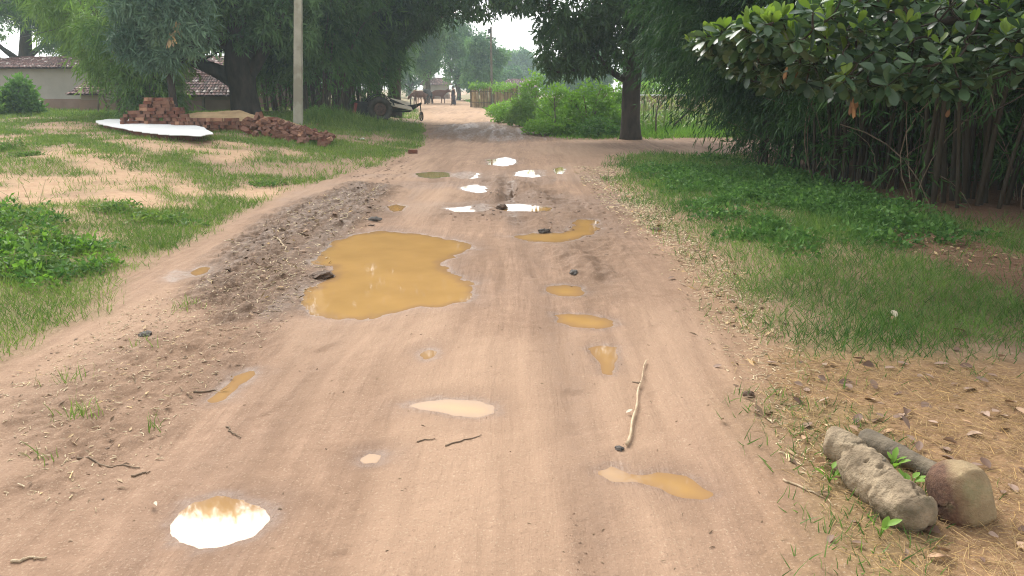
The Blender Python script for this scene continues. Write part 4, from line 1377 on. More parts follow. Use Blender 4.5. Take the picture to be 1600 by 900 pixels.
far_tree("bluish green tree shading the cattle beside the far road", 668, 160, 80, 120, -10, 128, 31, n=1500, L=.42, W=.13)
far_tree("leafy far tree directly behind the thin brown pole", 756, 160, 90, 80, 48, 148, 32, n=1500, L=.45, W=.15)
far_tree("rounded far tree just to the cattle side of the brown pole", 716, 160, 96, 100, 10, 150, 33, n=1300, L=.45, W=.15)
far_tree("pale hazy tree in the open gap of sky", 812, 150, 165, 75, 76, 140, 34, n=1500, L=.9, W=.35)
far_tree("pale tree low on the skyline beside the mango's hanging bough", 866, 150, 150, 90, 108, 142, 35, n=1000, L=.8, W=.3)
far_tree("pale green low tree over the distant brown roof", 795, 150, 120, 70, 105, 145, 36, n=1000, L=.6, W=.2)
far_tree("far tree behind the bright bushes near the mango trunk", 925, 160, 95, 120, 75, 150, 37, n=1400, L=.5, W=.16)
far_tree("pale tree standing behind the low field wall", 1080, 160, 70, 120, 20, 148, 38, M['bush'], n=1500, L=.36, W=.11)
far_tree("dense tree behind the field between mango and bamboo", 1160, 160, 62, 110, -40, 150, 39, n=1500, L=.36, W=.11)
far_tree("broad far tree glimpsed right behind the mango trunk", 1010, 160, 85, 120, 40, 146, 40, n=1400, L=.45, W=.14)
far_tree("tree closing the view behind the tall brown house", 470, 170, 56, 220, -60, 150, 41, n=2200, L=.36, W=.11)
far_tree("tree behind the low house between the two trunks", 300, 170, 58, 240, -60, 110, 42, n=2200, L=.36, W=.11)
far_tree("tree behind the bright bamboo and the lean-to", 165, 170, 60, 170, -40, 110, 43, n=2000, L=.36, W=.11)
far_tree("tree behind the dark bamboo and the trailer", 590, 165, 62, 130, -20, 140, 44, n=1500, L=.36, W=.11)
far_tree("far tree seen under the roadside mango's boughs", 640, 160, 110, 100, 60, 150, 45, n=1200, L=.5, W=.16)
far_tree("leafy tree cut by the picture edge behind the pale house", -70, 170, 58, 200, -40, 118, 46, n=1800, L=.36, W=.11)
# slim pale sapling in the field
c = at(1083, 160, 46)
o = MB().tube(bez((c[0], 46, -.1), (c[0] + .08, 46, 2.2), (c[0] - .05, 46, 4.6)), np.linspace(.11, .05, 12), 8).build("bare_trunk", solid_mat("pale_bark", (.45, .43, .36), (.62, .6, .52), 6, .8, .2), smooth=True)
tag(o, "slim pale bare trunk standing beyond the field wall", "tree trunk")

# ------------------------------------------------------------------ bamboo
bamboo("bamboo_clump", "bright feathery bamboo spilling over the lean-to roof", (at(208, 165, 32)[0], 32.0), 34, 1.0, 6.4, 2.9, 1700, 18, .38, .055, M['bamboo_bright'], 51, low=.30, length=1.0, group="bamboo clumps")
bamboo("bamboo_clump", "bright bamboo beside the slim mango, close behind the bricks", (at(238, 165, 29)[0], 29.0), 20, .7, 5.6, 2.0, 900, 18, .34, .05, M['bamboo_bright'], 52, low=.08, length=.9, group="bamboo clumps")
bamboo("bamboo_clump", "dark bamboo with bare culms right behind the concrete pole", (at(505, 165, 34)[0], 34.0), 48, 1.2, 8.0, 3.0, 1900, 18, .38, .056, M['bamboo_leaf'], 53, low=.26, length=1.1, r_culm=.045, group="bamboo clumps")
bamboo("bamboo_clump", "dark bamboo behind the trailer with stems near its wheel", (at(556, 165, 37)[0], 37.0), 40, 1.1, 8.0, 3.2, 1800, 18, .38, .056, M['bamboo_leaf'], 54, low=.26, length=1.1, r_culm=.045, group="bamboo clumps")
bamboo("bamboo_clump", "dark bamboo between the old tree and the pole", (at(448, 165, 37)[0], 37.0), 26, 1.0, 7.5, 2.6, 1200, 18, .38, .056, M['bamboo_leaf'], 55, low=.2, length=1.1, r_culm=.045, group="bamboo clumps")
RB = [((5.55, 15.2), "dark bamboo drooping over the mouth of the side path", 56, math.pi * .95, 2600, .13),
      ((5.7, 12.6), "dark bamboo in the middle of the row along the weeds", 57, math.pi, 1900, .27),
      ((6.2, 10.2), "nearest dark bamboo, its pale culms rising over the weeds", 58, math.pi, 1500, .30),
      ((7.6, 14.0), "dark bamboo deep in the thicket behind the row", 59, None, 1300, .1),
      ((8.0, 11.2), "dark bamboo at the picture's edge deep in the thicket", 60, None, 1300, .1),
      ((7.4, 17.6), "dark bamboo farthest along the row beyond the side path's mouth", 61, math.pi, 1500, .12)]
for (xy, lab, sd, tw, ns, lw) in RB:
    bamboo("bamboo_clump", lab, xy, 24, .8, 7.0, 2.4, ns, 26, .20, .026, M['bamboo_shaded'], sd, low=lw, length=.95, r_culm=.032, group="bamboo clumps", dead=14, toward=tw, cmat='culm_shaded', curtain=(sd == 56))

for k, (x, y, h, lab) in enumerate([(9.6, 9.6, 3.4, "dark thicket shrub closing the view behind the nearest bamboo"), (9.4, 12.6, 3.6, "dark thicket shrub deep behind the middle bamboo"),
                                    (8.9, 16.0, 3.6, "dark thicket shrub deep behind the drooping bamboo"), (10.4, 7.2, 3.4, "dark thicket shrub at the picture edge beyond the straw"), (8.6, 19.5, 3.2, "dark thicket shrub at the end of the bamboo row")]):
    rng = np.random.default_rng(500 + k)
    tree("thicket_shrub", lab, (x, y, float(ground_z(x, y))), [(x, y, -.1), (x, y, .8), (x + .1, y, 1.8), (x, y, h - .6)], [.08, .07, .05, .02], [(bez((x, y, .4), (x - .6, y, 1), (x - 1, y - .4, 1.8)), .04, .01)],
         [(x, y, h * .5, 1.5, 1.9, h * .55), (x - .5, y - .8, h * .35, 1.1, 1.1, h * .4), (x - .4, y + .9, h * .35, 1.1, 1.1, h * .4)], 1100, 14, .2, .07, M['bamboo_shaded'], M['twig'], 600 + k, cat="shrub", group="thicket behind the bamboo", shell=.3)

# ------------------------------------------------------------------ broad-leaved tree reaching in from the right
rng = np.random.default_rng(77)
TB = np.array([5.9, 6.9, 0.0])
TB[2] = float(ground_z(TB[0], TB[1]))
bt = thing("broad_leaf_tree", "tree reaching in overhead with big glossy leaves in rosettes", "tree", TB)
limbs = [bez(TB + [0, 0, 1.6], (4.9, 6.5, 2.2), (3.1, 6.2, 1.95), 14), bez(TB + [0, 0, 1.9], (4.6, 6.0, 2.25), (2.2, 6.4, 2.0), 14), bez(TB + [0, 0, 2.2], (4.6, 7.6, 2.3), (2.5, 7.2, 2.05), 14),
         bez(TB + [0, 0, 2.2], (5.2, 5.4, 2.5), (3.6, 5.3, 2.15), 14), bez(TB + [0, 0, 2.3], (5.4, 6.6, 2.8), (4.0, 6.6, 2.5), 14), bez(TB + [0, 0, 1.8], (5.0, 6.0, 1.9), (3.9, 5.7, 1.72), 14)]
mb = MB()
mb.tube([TB + [0, 0, -.1], TB + [0, 0, .4], TB + [-.03, 0, 1.2], TB + [0, 0, 2.2], TB + [0, 0, 2.7], TB + [.1, 0, 3.0]], [.36, .27, .24, .22, .14, .06], 14)
for k, p in enumerate(limbs):
    mb.tube(p, np.linspace(.085 if k != 5 else .06, .018, len(p)), 8)
LP = np.vstack(limbs)
# rosettes: the leaf tufts at the twig ends
ros = []
while len(ros) < 1000:
    x, y = (rng.uniform(1.62, 4.6) if len(ros) < 820 else rng.uniform(3.6, 6.6)), rng.uniform(5.2, 7.6)
    zlow = np.interp(x, [1.6, 1.9, 2.3, 3.0, 3.5, 4.2, 6.6], [2.02, 1.8, 1.58, 1.56, 1.72, 1.86, 1.9])
    ztop = np.interp(x, [1.6, 2.0, 2.6, 3.4, 6.6], [2.0, 2.14, 2.26, 2.45, 3.1])
    z = zlow + (ztop - zlow) * rng.random() ** 1.5
    if x > 3.5 and z < 1.95 and rng.random() < .55:
        continue
    ros.append((x, y, z))
ros = np.array(ros)
nodes_ = [np.array(p) for p in LP]
d0 = np.array([((LP - p) ** 2).sum(1).min() for p in ros])
for k in np.argsort(d0):                      # each twig grows from the nearest wood already there
    p = ros[k]
    na = np.array(nodes_)
    s_ = na[np.argmin(((na - p) ** 2).sum(1))]
    mid = (s_ + p) / 2 + rng.normal(size=3) * .03 - [0, 0, .02]
    mb.tube(bez(s_, mid, p, 5), np.linspace(.009, .005, 5), 5, False)
    nodes_.append(p)
# dry twigs in the shade under the leaves
for k in range(70):
    s = LP[rng.integers(len(LP))]
    e = s + rng.normal(size=3) * [.5, .3, .16] - [0.1, 0, .14]
    mb.tube(bez(s, (s + e) / 2 + rng.normal(size=3) * .08, e, 6), np.linspace(.008, .002, 6), 4, False)
obj("trunk", mb.mesh("trunk", M['bark'], True), bt)
BL = [make_mesh("leaf", *broad_leaf(c_, f_, True, tw), None, True) for c_, f_, tw in ((.22, .2, 0), (.34, .14, .25), (.1, .3, -.2), (.45, .1, .1))]
BLM = {}
for k, me in enumerate(BL):
    for nm in ('broad_old', 'broad_new'):
        m2 = me.copy()
        m2.materials.append(M[nm])
        BLM[(k, nm)] = m2
leaves = []
for p in ros:
    fresh = rng.random() < (.7 if p[2] > 1.9 else .25 if p[2] > 1.75 else .06)
    no = rng.integers(6, 10)
    a0 = rng.uniform(0, 6.28)
    for i in range(no):
        a = a0 + i * 2.4 + rng.normal() * .2
        el = rng.normal() * .5 - .12
        leaves.append((p, np.array([math.cos(a) * math.cos(el), math.sin(a) * math.cos(el), math.sin(el)]), rng.uniform(.085, .15), 'broad_old'))
    if fresh:
        for i in range(rng.integers(2, 5)):
            a = rng.uniform(0, 6.28)
            el = rng.uniform(.7, 1.3)
            leaves.append((p + [0, 0, .01], np.array([math.cos(a) * math.cos(el), math.sin(a) * math.cos(el), math.sin(el)]), rng.uniform(.08, .13), 'broad_new'))


def seen_size(q):
    p, ln = q[0], q[2]
    d = p - [0, 0, CAM_H]
    dep = d[1] * CP - d[2] * SP
    u, v = 800 + FPX * d[0] / dep, 450 - FPX * (d[1] * SP + d[2] * CP) / dep
    return (ln / dep) * (1.0 if (u < 1640 and v > -30) else 0.01)


order = sorted(range(len(leaves)), key=lambda i: -seen_size(leaves[i]))
single = set(order[:300])
mass = {'broad_old': [], 'broad_new': []}
for i, (p, d, ln, nm) in enumerate(leaves):
    N = norm(np.array([0, 0, 1.0]) * (1 if nm == 'broad_old' else .2) + rng.normal(size=3) * .42 - (d * .5 if nm == 'broad_new' else 0))
    if i in single:
        S = norm(np.cross(d, N))
        N2 = np.cross(S, d)
        rot = Matrix(np.stack([S, d, N2], 1).tolist()).to_euler()
        o = obj("leaf", BLM[(int(rng.integers(4)), nm)], loc=p, rot=rot, scale=(ln * .46, ln, ln * .5))
        adopt(o, bt)
    else:
        mass[nm].append((p, d, N, ln))
bv, bf = broad_leaf(.25, .18)
for nm, lst in mass.items():
    P, D, N, Ln = (np.array(q) for q in zip(*lst))
    V, F, R = bake(bv, bf, P, D, N, Ln * .46, Ln, rnd=rng.beta(2, 3, len(lst)))
    m = M['broad_mass'] if nm == 'broad_old' else leaf_mat("young_leaf_mass", (0.10, 0.18, 0.028), (0.24, 0.34, 0.055), .4, .4, .4)
    obj("foliage", make_mesh("foliage", V, F, m, True, R), bt)["kind"] = "stuff"
for (px, py, Yq, n) in ((1336, 155, 5.9, 7), (1230, 98, 6.0, 2), (1487, 165, 6.1, 1), (1256, 101, 6.0, 1)):
    p = at(px, py, Yq)
    d = norm(np.c_[rng.normal(size=(n, 2)) * .2, -np.ones(n)])
    V, F, R = bake(bv, bf, np.repeat(p[None], n, 0) + rng.normal(size=(n, 3)) * .015, d, rdir(rng, n, (.6, -1, 0)), .03, rng.uniform(.08, .15, n), rnd=rng.random(n))
    obj("withered_leaf", make_mesh("withered_leaf", V, F, M['hang_leaf'], True, R), bt)

# ------------------------------------------------------------------ grass
rng = np.random.default_rng(99)


def scatter(bands, field, xlim=None):
    out = []
    for (y0, y1, dens) in bands:
        w = 0.74 * y1 + 1.6
        n = int(dens * (y1 - y0) * 2 * w)
        x, y = rng.uniform(-w, w, n), rng.uniform(y0, y1, n)
        k = (np.abs(x) < 0.74 * y + 1.6) & (rng.random(n) < sample(field, x, y))
        if xlim is not None:
            k &= xlim(x, y)
        out.append(np.stack([x[k], y[k]], -1))
    return np.vstack(out)


def blades(xy, h, w, lean=.5, rn=None):
    n = len(xy)
    P = np.c_[xy, ground_z(xy[:, 0], xy[:, 1]) - .004]
    D = norm(np.c_[rng.normal(size=(n, 2)) * lean, np.ones(n)])
    N = norm(np.c_[rng.normal(size=(n, 2)), np.full(n, .1)])
    pat = noise(xy[:, 0] * 1.7, xy[:, 1] * 1.7, 201) * .5 + noise(xy[:, 0] * 6, xy[:, 1] * 6, 202) * .2
    r = np.clip(pat * .8 + rng.normal(size=n) * .16 + .05, 0, 1) if rn is None else rn
    return bake(BLADE_V, BLADE_F, P, D, N, w, h, h * .8, rnd=r)


def grass_height(xy):
    x, y = xy[:, 0], xy[:, 1]
    return .55 + .9 * noise(x * .9, y * .9, 211) ** 1.5


# left bank
gl = np.clip(np.where(dl > -0.3, grass, 0) ** 1.2, 0, 1) * (Y > 2)
xy = scatter([(2.5, 6, 2600), (6, 10, 2000), (10, 15, 1200), (15, 22, 620), (22, 34, 230), (34, 60, 50)], gl)
dist = xy[:, 1]
tall = np.zeros(len(xy))
for (px, py, Yq, rad, ex) in ((545, 0, 30.5, 1.6, .26), (505, 0, 29, 1.6, .30), (600, 0, 30, 1.8, .06), (640, 0, 30.5, 1.5, .06), (40, 0, 36, 5, .12), (110, 0, 32, 4, .10)):
    c = at(px, 150, Yq)
    tall += ex * np.exp(-(((xy[:, 0] - c[0]) / rad) ** 2 + ((xy[:, 1] - Yq) / 2.4) ** 2))
h = (.035 + .055 * grass_height(xy) + .0012 * dist) * rng.uniform(.5, 1.25, len(xy)) + tall * rng.uniform(.5, 1.3, len(xy))
w = np.maximum(.0045, .00065 * dist) * rng.uniform(.7, 1.3, len(xy)) + tall * .03
V, F, R = blades(xy, h, w, .55)
o = obj("grass", make_mesh("grass", V, F, M['grass'], False, R))
tag(o, "patchy yellowish green grass on the bank before the houses", "grass", kind="stuff")
n_l = len(xy)
# right verge, lush and in the trees' shade
gr = np.where((dr > -0.3) & (Y < 24), grass, 0)
xy = scatter([(2.2, 5.2, 2600), (5.2, 9, 2100), (9, 14, 1000), (14, 19.5, 480)], gr)
dist = xy[:, 1]
strawy = sample(straw, xy[:, 0], xy[:, 1])
h = (.05 + .07 * grass_height(xy) + .0012 * dist) * rng.uniform(.5, 1.3, len(xy)) * (1 - .35 * strawy)
w = np.maximum(.0045, .00065 * dist) * rng.uniform(.7, 1.3, len(xy))
V, F, R = blades(xy, h, w, .6)
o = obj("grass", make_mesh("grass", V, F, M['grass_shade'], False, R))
tag(o, "lush green grass of the shaded verge below the bamboo", "grass", kind="stuff")
n_r = len(xy)
# field beyond the side path
gf = np.where((dr > -0.1) & (Y > 24), grass, 0)
xy = scatter([(24, 34, 190), (34, 60, 45), (60, 95, 12)], gf, lambda x, y: x > x_right(y))
edge_d = np.abs(xy[:, 0] - x_right(xy[:, 1]))
h = (.16 + .2 * grass_height(xy)) * rng.uniform(.5, 1.2, len(xy)) * (.45 + .55 * sstep(0, 2, edge_d)) * (.5 + .5 * sstep(24.4, 26.5, xy[:, 1]))
w = .00085 * xy[:, 1] * rng.uniform(.7, 1.4, len(xy))
V, F, R = blades(xy, h, w, .45)
o = obj("grass", make_mesh("grass", V, F, M['bush'], False, R))
tag(o, "tall bright green grass of the field behind the mango", "grass", kind="stuff")
print("blades", n_l, n_r, len(xy))
# tufts standing in the muddy edge of the road
tp_ = []
for (px, py, n_, sp) in ((112, 655, 26, .05), (138, 652, 16, .05), (288, 482, 24, .06), (232, 545, 14, .05), (97, 600, 12, .06), (245, 668, 10, .03), (60, 720, 8, .05), (300, 478, 14, .05), (112, 600, 10, .05)):
    c = gp(px, py)
    tp_.append(c + rng.normal(size=(n_, 2)) * sp)
xy = np.vstack(tp_)
V, F, R = blades(xy, rng.uniform(.05, .13, len(xy)), .005, .4)
o = obj("grass", make_mesh("grass", V, F, M['grass'], False, R))
tag(o, "sparse grass tufts standing in the littered edge of the road", "grass", kind="stuff")

# ------------------------------------------------------------------ weeds and shrubs
WEEDP = gpoly([(985, 262), (1110, 250), (1190, 262), (1330, 300), (1450, 350), (1420, 405), (1300, 398), (1190, 372), (1080, 318)])
lo, hi = WEEDP.min(0), WEEDP.max(0)
Vs, Fs, Rs, off = [], [], [], 0
cnt = 0
while cnt < 480:
    c = rng.uniform(lo, hi)
    if poly_sdf(np.array([c[0]]), np.array([c[1]]), WEEDP)[0] > -.05 + 1.3 * (rng.random() - .5):
        continue
    if fbm(np.array([c[0] * .9]), np.array([c[1] * .9]), 3, 301)[0] < -.1:
        continue
    k = 1 + .5 * (c[0] > 4)
    V, F, R = leafy_mound(rng, c, rng.uniform(.12, .28), rng.uniform(.12, .28), rng.uniform(.06, .15) * k, 56, .058, .04)
    Vs.append(V)
    Fs.append(F[0] + off)
    Rs.append(R)
    off += len(V)
    cnt += 1
o = obj("ground_cover", make_mesh("ground_cover", np.vstack(Vs), np.vstack(Fs), M['weed'], False, np.concatenate(Rs)))
tag(o, "low leafy weeds covering the ground at the bamboo's feet", "weeds", kind="stuff")


def shrub(name, label, cx, cy, rx, ry, h, n, L, W, mat, seed, cat="shrub", group=None, stems=5, tuft=10):
    r2 = np.random.default_rng(seed)
    z = float(ground_z(cx, cy))
    t = thing(name, label, cat, (cx, cy, z), group)
    mb = MB()
    for k in range(stems):
        a = r2.uniform(0, 6.28)
        mb.tube(bez((cx, cy, z - .03), (cx + .2 * rx * math.cos(a), cy + .2 * ry * math.sin(a), z + h * .5), (cx + .6 * rx * math.cos(a), cy + .6 * ry * math.sin(a), z + h * r2.uniform(.6, .95)), 6), np.linspace(.02, .006, 6) * max(.5, h), 4, False)
    mb.build("stem", M['twig'], t)
    nt_ = n // tuft
    a, r = r2.uniform(0, 6.28, nt_), r2.random(nt_) ** .5
    f = r2.random(nt_) ** .55
    x, y = cx + rx * r * np.cos(a), cy + ry * r * np.sin(a)
    zz = z + .04 + f * h * (1 - .75 * r ** 2.4) * (.72 + .5 * noise(x * 2.2 / max(rx, .3), y * 2.2 / max(rx, .3), seed))
    V, F, R = cluster_leaves(r2, np.stack([x, y, zz], -1), tuft, L, W, -.1, L)
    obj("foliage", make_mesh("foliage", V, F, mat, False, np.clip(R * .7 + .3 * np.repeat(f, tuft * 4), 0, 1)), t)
    return t


def shrub_px(label, px, Yq, wpx, top, n, L, W, mat, seed, name="green_bush", group=None, **kw):
    c = at(px, 150, Yq)
    rx = wpx / FPX * Yq / 2
    hgt = at(px, top, Yq)[2] - float(ground_z(c[0], Yq))
    return shrub(name, label, c[0], Yq, rx, min(rx, 1.6), max(.2, hgt), n, L, W, mat, seed, group=group, **kw)


G = "bright bushes between road and mango"
shrub_px("large bright bush touching the mango trunk", 920, 27.6, 105, 128, 3600, .15, .085, M['bush'], 401, group=G)
shrub_px("bright bush standing highest at the cane fence end", 832, 37, 55, 116, 1800, .16, .09, M['bush'], 402, group=G)
shrub_px("rounded darker bush next to the road at the fence end", 822, 33, 58, 140, 2000, .14, .08, M['bamboo_bright'], 403, group=G)
shrub_px("wide bright bush in the middle of the bushes", 880, 31, 80, 132, 2600, .15, .085, M['bush'], 404, group=G)
shrub_px("bright bush right behind the mango trunk", 962, 30, 60, 132, 1800, .15, .085, M['bush'], 405, group=G)
shrub_px("low bush at the road corner under the big bush", 866, 26.6, 90, 180, 2000, .12, .07, M['bush'], 406, group=G)
shrub_px("low dark green weeds at the foot of the mango", 938, 25.6, 70, 190, 1500, .11, .065, M['weed'], 407, group=G)
shrub_px("low bright growth along the far road edge before the fence", 790, 44, 60, 158, 1400, .16, .09, M['bush'], 408, group=G)
shrub_px("low bright growth on the road edge nearest the fence foot", 800, 36, 60, 168, 1400, .14, .08, M['bush'], 409, group=G)
shrub_px("dense round shrub in front of the long pale house", 28, 33, 58, 126, 2600, .20, .13, M['weed'], 410, name="round_shrub")
shrub_px("second leafy shrub at the picture edge before the pale house", -25, 32, 70, 138, 2000, .20, .13, M['bush'], 411, name="round_shrub")
shrub_px("light green bush behind the field wall near the mango", 1040, 50, 110, 112, 1800, .24, .12, M['bush'], 421, group=G)
shrub_px("light green bush behind the field wall by the pale trunk", 1110, 52, 110, 100, 1800, .24, .12, M['bush'], 422, group=G)
shrub_px("light green bush behind the field wall next to the bamboo", 1180, 51, 110, 95, 1800, .24, .12, M['bamboo_bright'], 423, group=G)
shrub_px("small shrub by the pole's brick heap", 500, 28.5, 40, 168, 500, .16, .05, M['bamboo_bright'], 412, name="small_shrub")
def weed_patch(label, spots, mats, seed):
    """ragged growth: many small heaps of leaves of different size, some stalks standing out"""
    r2 = np.random.default_rng(seed)
    b = gp(*spots[0][:2])
    t = thing("leafy_weed_clump", label, "weeds", (*b, float(ground_z(*b))))
    for mk, mat in enumerate(mats):
        Vs, Fs, Rs, off = [], [], [], 0
        for (px, py, rad, h, n) in spots:
            c0 = gp(px, py)
            for q in range(max(1, n // len(mats))):
                c = c0 + r2.normal(size=2) * rad * .55
                V, F, R = leafy_mound(r2, c, r2.uniform(.08, .22), r2.uniform(.08, .22), h * r2.uniform(.3, 1.1), 46, r2.uniform(.035, .08), r2.uniform(.02, .045))
                Vs.append(V)
                Fs.append(F[0] + off)
                Rs.append(R)
                off += len(V)
        obj("foliage", make_mesh("foliage", np.vstack(Vs), np.vstack(Fs), mat, False, np.concatenate(Rs)), t)
    mb = MB()
    for k in range(26):
        s_ = spots[r2.integers(len(spots))]
        c = gp(s_[0], s_[1]) + r2.normal(size=2) * s_[2] * .6
        z = float(ground_z(*c))
        mb.tube(bez((*c, z), (c[0] + r2.normal() * .05, c[1], z + s_[3] * .7), (c[0] + r2.normal() * .14, c[1] + r2.normal() * .1, z + s_[3] * r2.uniform(.8, 1.5)), 5), (.004, .004, .003, .003, .002), 4, False)
    mb.build("stalk", M['straw_stalk'], t)


M['straw_stalk'] = solid_mat("weed_stalk", (0.16, 0.17, 0.07), (0.30, 0.27, 0.12), 9, .8, .2)
weed_patch("ragged dark green weed clump on the near grass bank", [(35, 400, .45, .26, 34), (100, 395, .3, .2, 20), (10, 360, .45, .26, 26), (135, 425, .2, .12, 10), (60, 430, .3, .16, 16)], [M['weed'], M['bush'], M['grass_shade']], 413)
weed_patch("yellow green weeds cut by the picture edge", [(-60, 400, .6, .34, 40), (-20, 350, .5, .28, 26)], [M['bush'], M['grass']], 414)
weed_patch("small weed clump alone on the sandy bank", [(15, 235, .35, .16, 14), (45, 243, .2, .1, 6)], [M['grass_shade']], 415)
weed_patch("low weeds on the sandy bank below the white slab", [(190, 330, .35, .12, 14), (255, 345, .3, .10, 10), (420, 290, .3, .1, 8)], [M['grass_shade'], M['grass']], 416)

# maize and other crop in the field
def maize_mesh(seed):
    r2 = np.random.default_rng(seed)
    mb = MB()
    H = 1.15
    mb.tube([(0, 0, 0), (.02, 0, H * .5), (0, .02, H)], (.018, .015, .006), 5, False, .5)
    for k in range(9):
        z = .12 + k * .11
        a = k * 2.5 + r2.normal() * .3
        L_ = r2.uniform(.45, .7)
        s = np.linspace(0, 1, 6)
        x = L_ * s * .8
        zz = z + .35 * s - .55 * s ** 2
        w_ = .035 * np.sin(np.clip(s * .95 + .06, 0, 1) * math.pi) + .003
        pts = []
        for i in range(6):
            for q in (-1, 1):
                pts.append((x[i] * math.cos(a) - q * w_[i] * math.sin(a), x[i] * math.sin(a) + q * w_[i] * math.cos(a), zz[i]))
        i = np.arange(5) * 2
        mb.add(pts, np.stack([i, i + 1, i + 3, i + 2], -1), r2.uniform(.3, 1))
    for k in range(5):
        a = k * 1.26
        mb.tube([(0, .02, H - .02), (.07 * math.cos(a), .07 * math.sin(a), H + .16)], (.006, .004), 3, False, 1)
    return mb


maize_mat = leaf_mat("maize_leaf", (0.10, 0.17, 0.04), (0.30, 0.36, 0.13), .4, .3, .5)
MZ = [maize_mesh(k).mesh("maize_plant", maize_mat) for k in range(4)]
for k in range(46):
    px, Yq = rng.uniform(1000, 1195), rng.uniform(27.5, 35)
    c = at(px, 160, Yq)
    o = obj("maize_plant", MZ[k % 4], loc=(c[0], Yq, float(ground_z(c[0], Yq)) - .02), rot=(rng.normal() * .08, rng.normal() * .08, rng.uniform(0, 6.28)), scale=rng.uniform(.95, 1.35))
    tag(o, "pale green maize plant in the field behind the mango", "maize plant", "maize in the field behind the mango")
# leaning dark branch across the field
a_, b_ = at(1052, 196, 26.4), at(1096, 146, 26.4)
o = MB().tube(bez(a_, (a_ + b_) / 2 + [.1, 0, -.05], b_), np.linspace(.03, .05, 12), 6).build("fallen_branch", M['bark'], smooth=True)
tag(o, "dark branch leaning through the maize from the bamboo", "branch")
a_ = at(1025, 206, 26)
o = MB().tube([(a_[0], 26, -.05), (a_[0] - .02, 26.02, .62), (a_[0] + .02, 26, 1.0)], (.035, .03, .02), 6).build("field_stake", M['wood'], smooth=True)
tag(o, "thin upright stake at the field edge near the mango", "stake")
# dead twiggy sapling among the bushes
c = at(866, 200, 26.2)
mb = MB()
mb.tube([(c[0], 26.2, -.05), (c[0] + .03, 26.2, .6), (c[0] - .02, 26.2, 1.3)], (.03, .022, .01), 5)
for k in range(16):
    z_ = rng.uniform(.4, 1.3)
    e = np.array([c[0] + rng.normal() * .4, 26.2 + rng.normal() * .2, z_ + rng.uniform(.1, .5)])
    mb.tube([(c[0], 26.2, z_), e], (.009, .004), 3, False)
o = mb.build("dry_sapling", M['wood'])
tag(o, "leafless dry sapling sticking out of the bright bushes", "sapling")

# low wall behind the field
Yw = 46
x0_, x1_ = at(985, 165, Yw)[0], at(1200, 165, Yw)[0]
t = thing("field_wall", "low reddish wall with a pale coping behind the maize", "wall", ((x0_ + x1_) / 2, Yw, 0))
zt_ = at(1050, 150, Yw)[2]
MB().box(((x0_ + x1_) / 2, Yw, zt_ / 2 - .1), (x1_ - x0_, .25, zt_ + .2)).build("wall_body", solid_mat("red_brick_wall", (.25, .15, .11), (.36, .24, .18), 1.4, .95, .4, 9), t)
MB().box(((x0_ + x1_) / 2, Yw, zt_ + .05), (x1_ - x0_ + .1, .36, .096)).build("coping", M['white'], t)

# cane fence along the far road
def cane_fence(label, p, q, h, seed, top_green=True):
    r2 = np.random.default_rng(seed)
    p, q = np.asarray(p, float), np.asarray(q, float)
    t = thing("cane_fence", label, "fence", (*((p + q) / 2), 0), "cane fences beside the far road")
    n = int(np.linalg.norm(q - p) / .07)
    mb = MB()
    for k in range(n):
        c = p + (q - p) * (k + r2.normal() * .15) / n
        hh = h * r2.uniform(.93, 1.06)
        mb.tube([(c[0], c[1] + r2.normal() * .02, -.1), (c[0] + r2.normal() * .03, c[1] + r2.normal() * .03, hh)], .028, 4, True, r2.random())
    mb.build("cane_panel", M['cane'], t)["kind"] = "stuff"
    for z_ in (.4, h * .8):
        MB().tube([(p[0], p[1] - .05, z_), (q[0], q[1] - .05, z_)], .03, 5).build("rail", M['wood'], t)
    for c in (p, q):
        MB().tube([(c[0], c[1], -.2), (c[0], c[1], h + .15)], .07, 6).build("post", M['wood'], t)
    if top_green:
        C = np.stack([p[0] + (q[0] - p[0]) * r2.random(70), p[1] + (q[1] - p[1]) * r2.random(70) + r2.normal(size=70) * .1, np.full(70, h + .05) + r2.normal(size=70) * .12], -1)
        V, F, R = cluster_leaves(r2, C, 10, .2, .1, .2)
        obj("creeper", make_mesh("creeper", V, F, M['bush'], False, R), t)
    return t


cane_fence("pale pinkish cane fence panel nearest the person", at(736, 165, 63)[:2], at(768, 165, 61)[:2], 1.55, 1)
cane_fence("darker cane fence panel running up to the bushes", at(772, 165, 60)[:2], at(808, 165, 55)[:2], 1.5, 2)

# ------------------------------------------------------------------ trailer with the big tyre
c = at(594, 182, 33.5)
tx, ty = c[0], 33.5
tz = float(ground_z(tx, ty))
tr = thing("farm_trailer", "dark farm trailer with big rubber tyre and tilted pale deck", "trailer", (tx, ty, tz))


def ring(cx, cy, cz, R, r, yaw, seg=28, sides=10, squash=1.25):
    """a tyre: axis along y turned by yaw"""
    a = np.linspace(0, 2 * math.pi, seg, endpoint=False)
    b = np.linspace(0, 2 * math.pi, sides, endpoint=False)
    A, B = np.meshgrid(a, b, indexing='ij')
    rr = R + r * np.cos(B)
    x, y, z = rr * np.cos(A), r * squash * np.sin(B), rr * np.sin(A)
    ca, sa = math.cos(yaw), math.sin(yaw)
    V = np.stack([cx + x * ca - y * sa, cy + x * sa + y * ca, cz + z], -1).reshape(-1, 3)
    i, j = np.meshgrid(np.arange(seg), np.arange(sides), indexing='ij')
    F = np.stack([i * sides + j, ((i + 1) % seg) * sides + j, ((i + 1) % seg) * sides + (j + 1) % sides, i * sides + (j + 1) % sides], -1).reshape(-1, 4)
    return V, F


yaw = math.radians(14)


def tl(x, y, z):
    return np.array([tx + x * math.cos(yaw) - y * math.sin(yaw), ty + x * math.sin(yaw) + y * math.cos(yaw), tz + z])


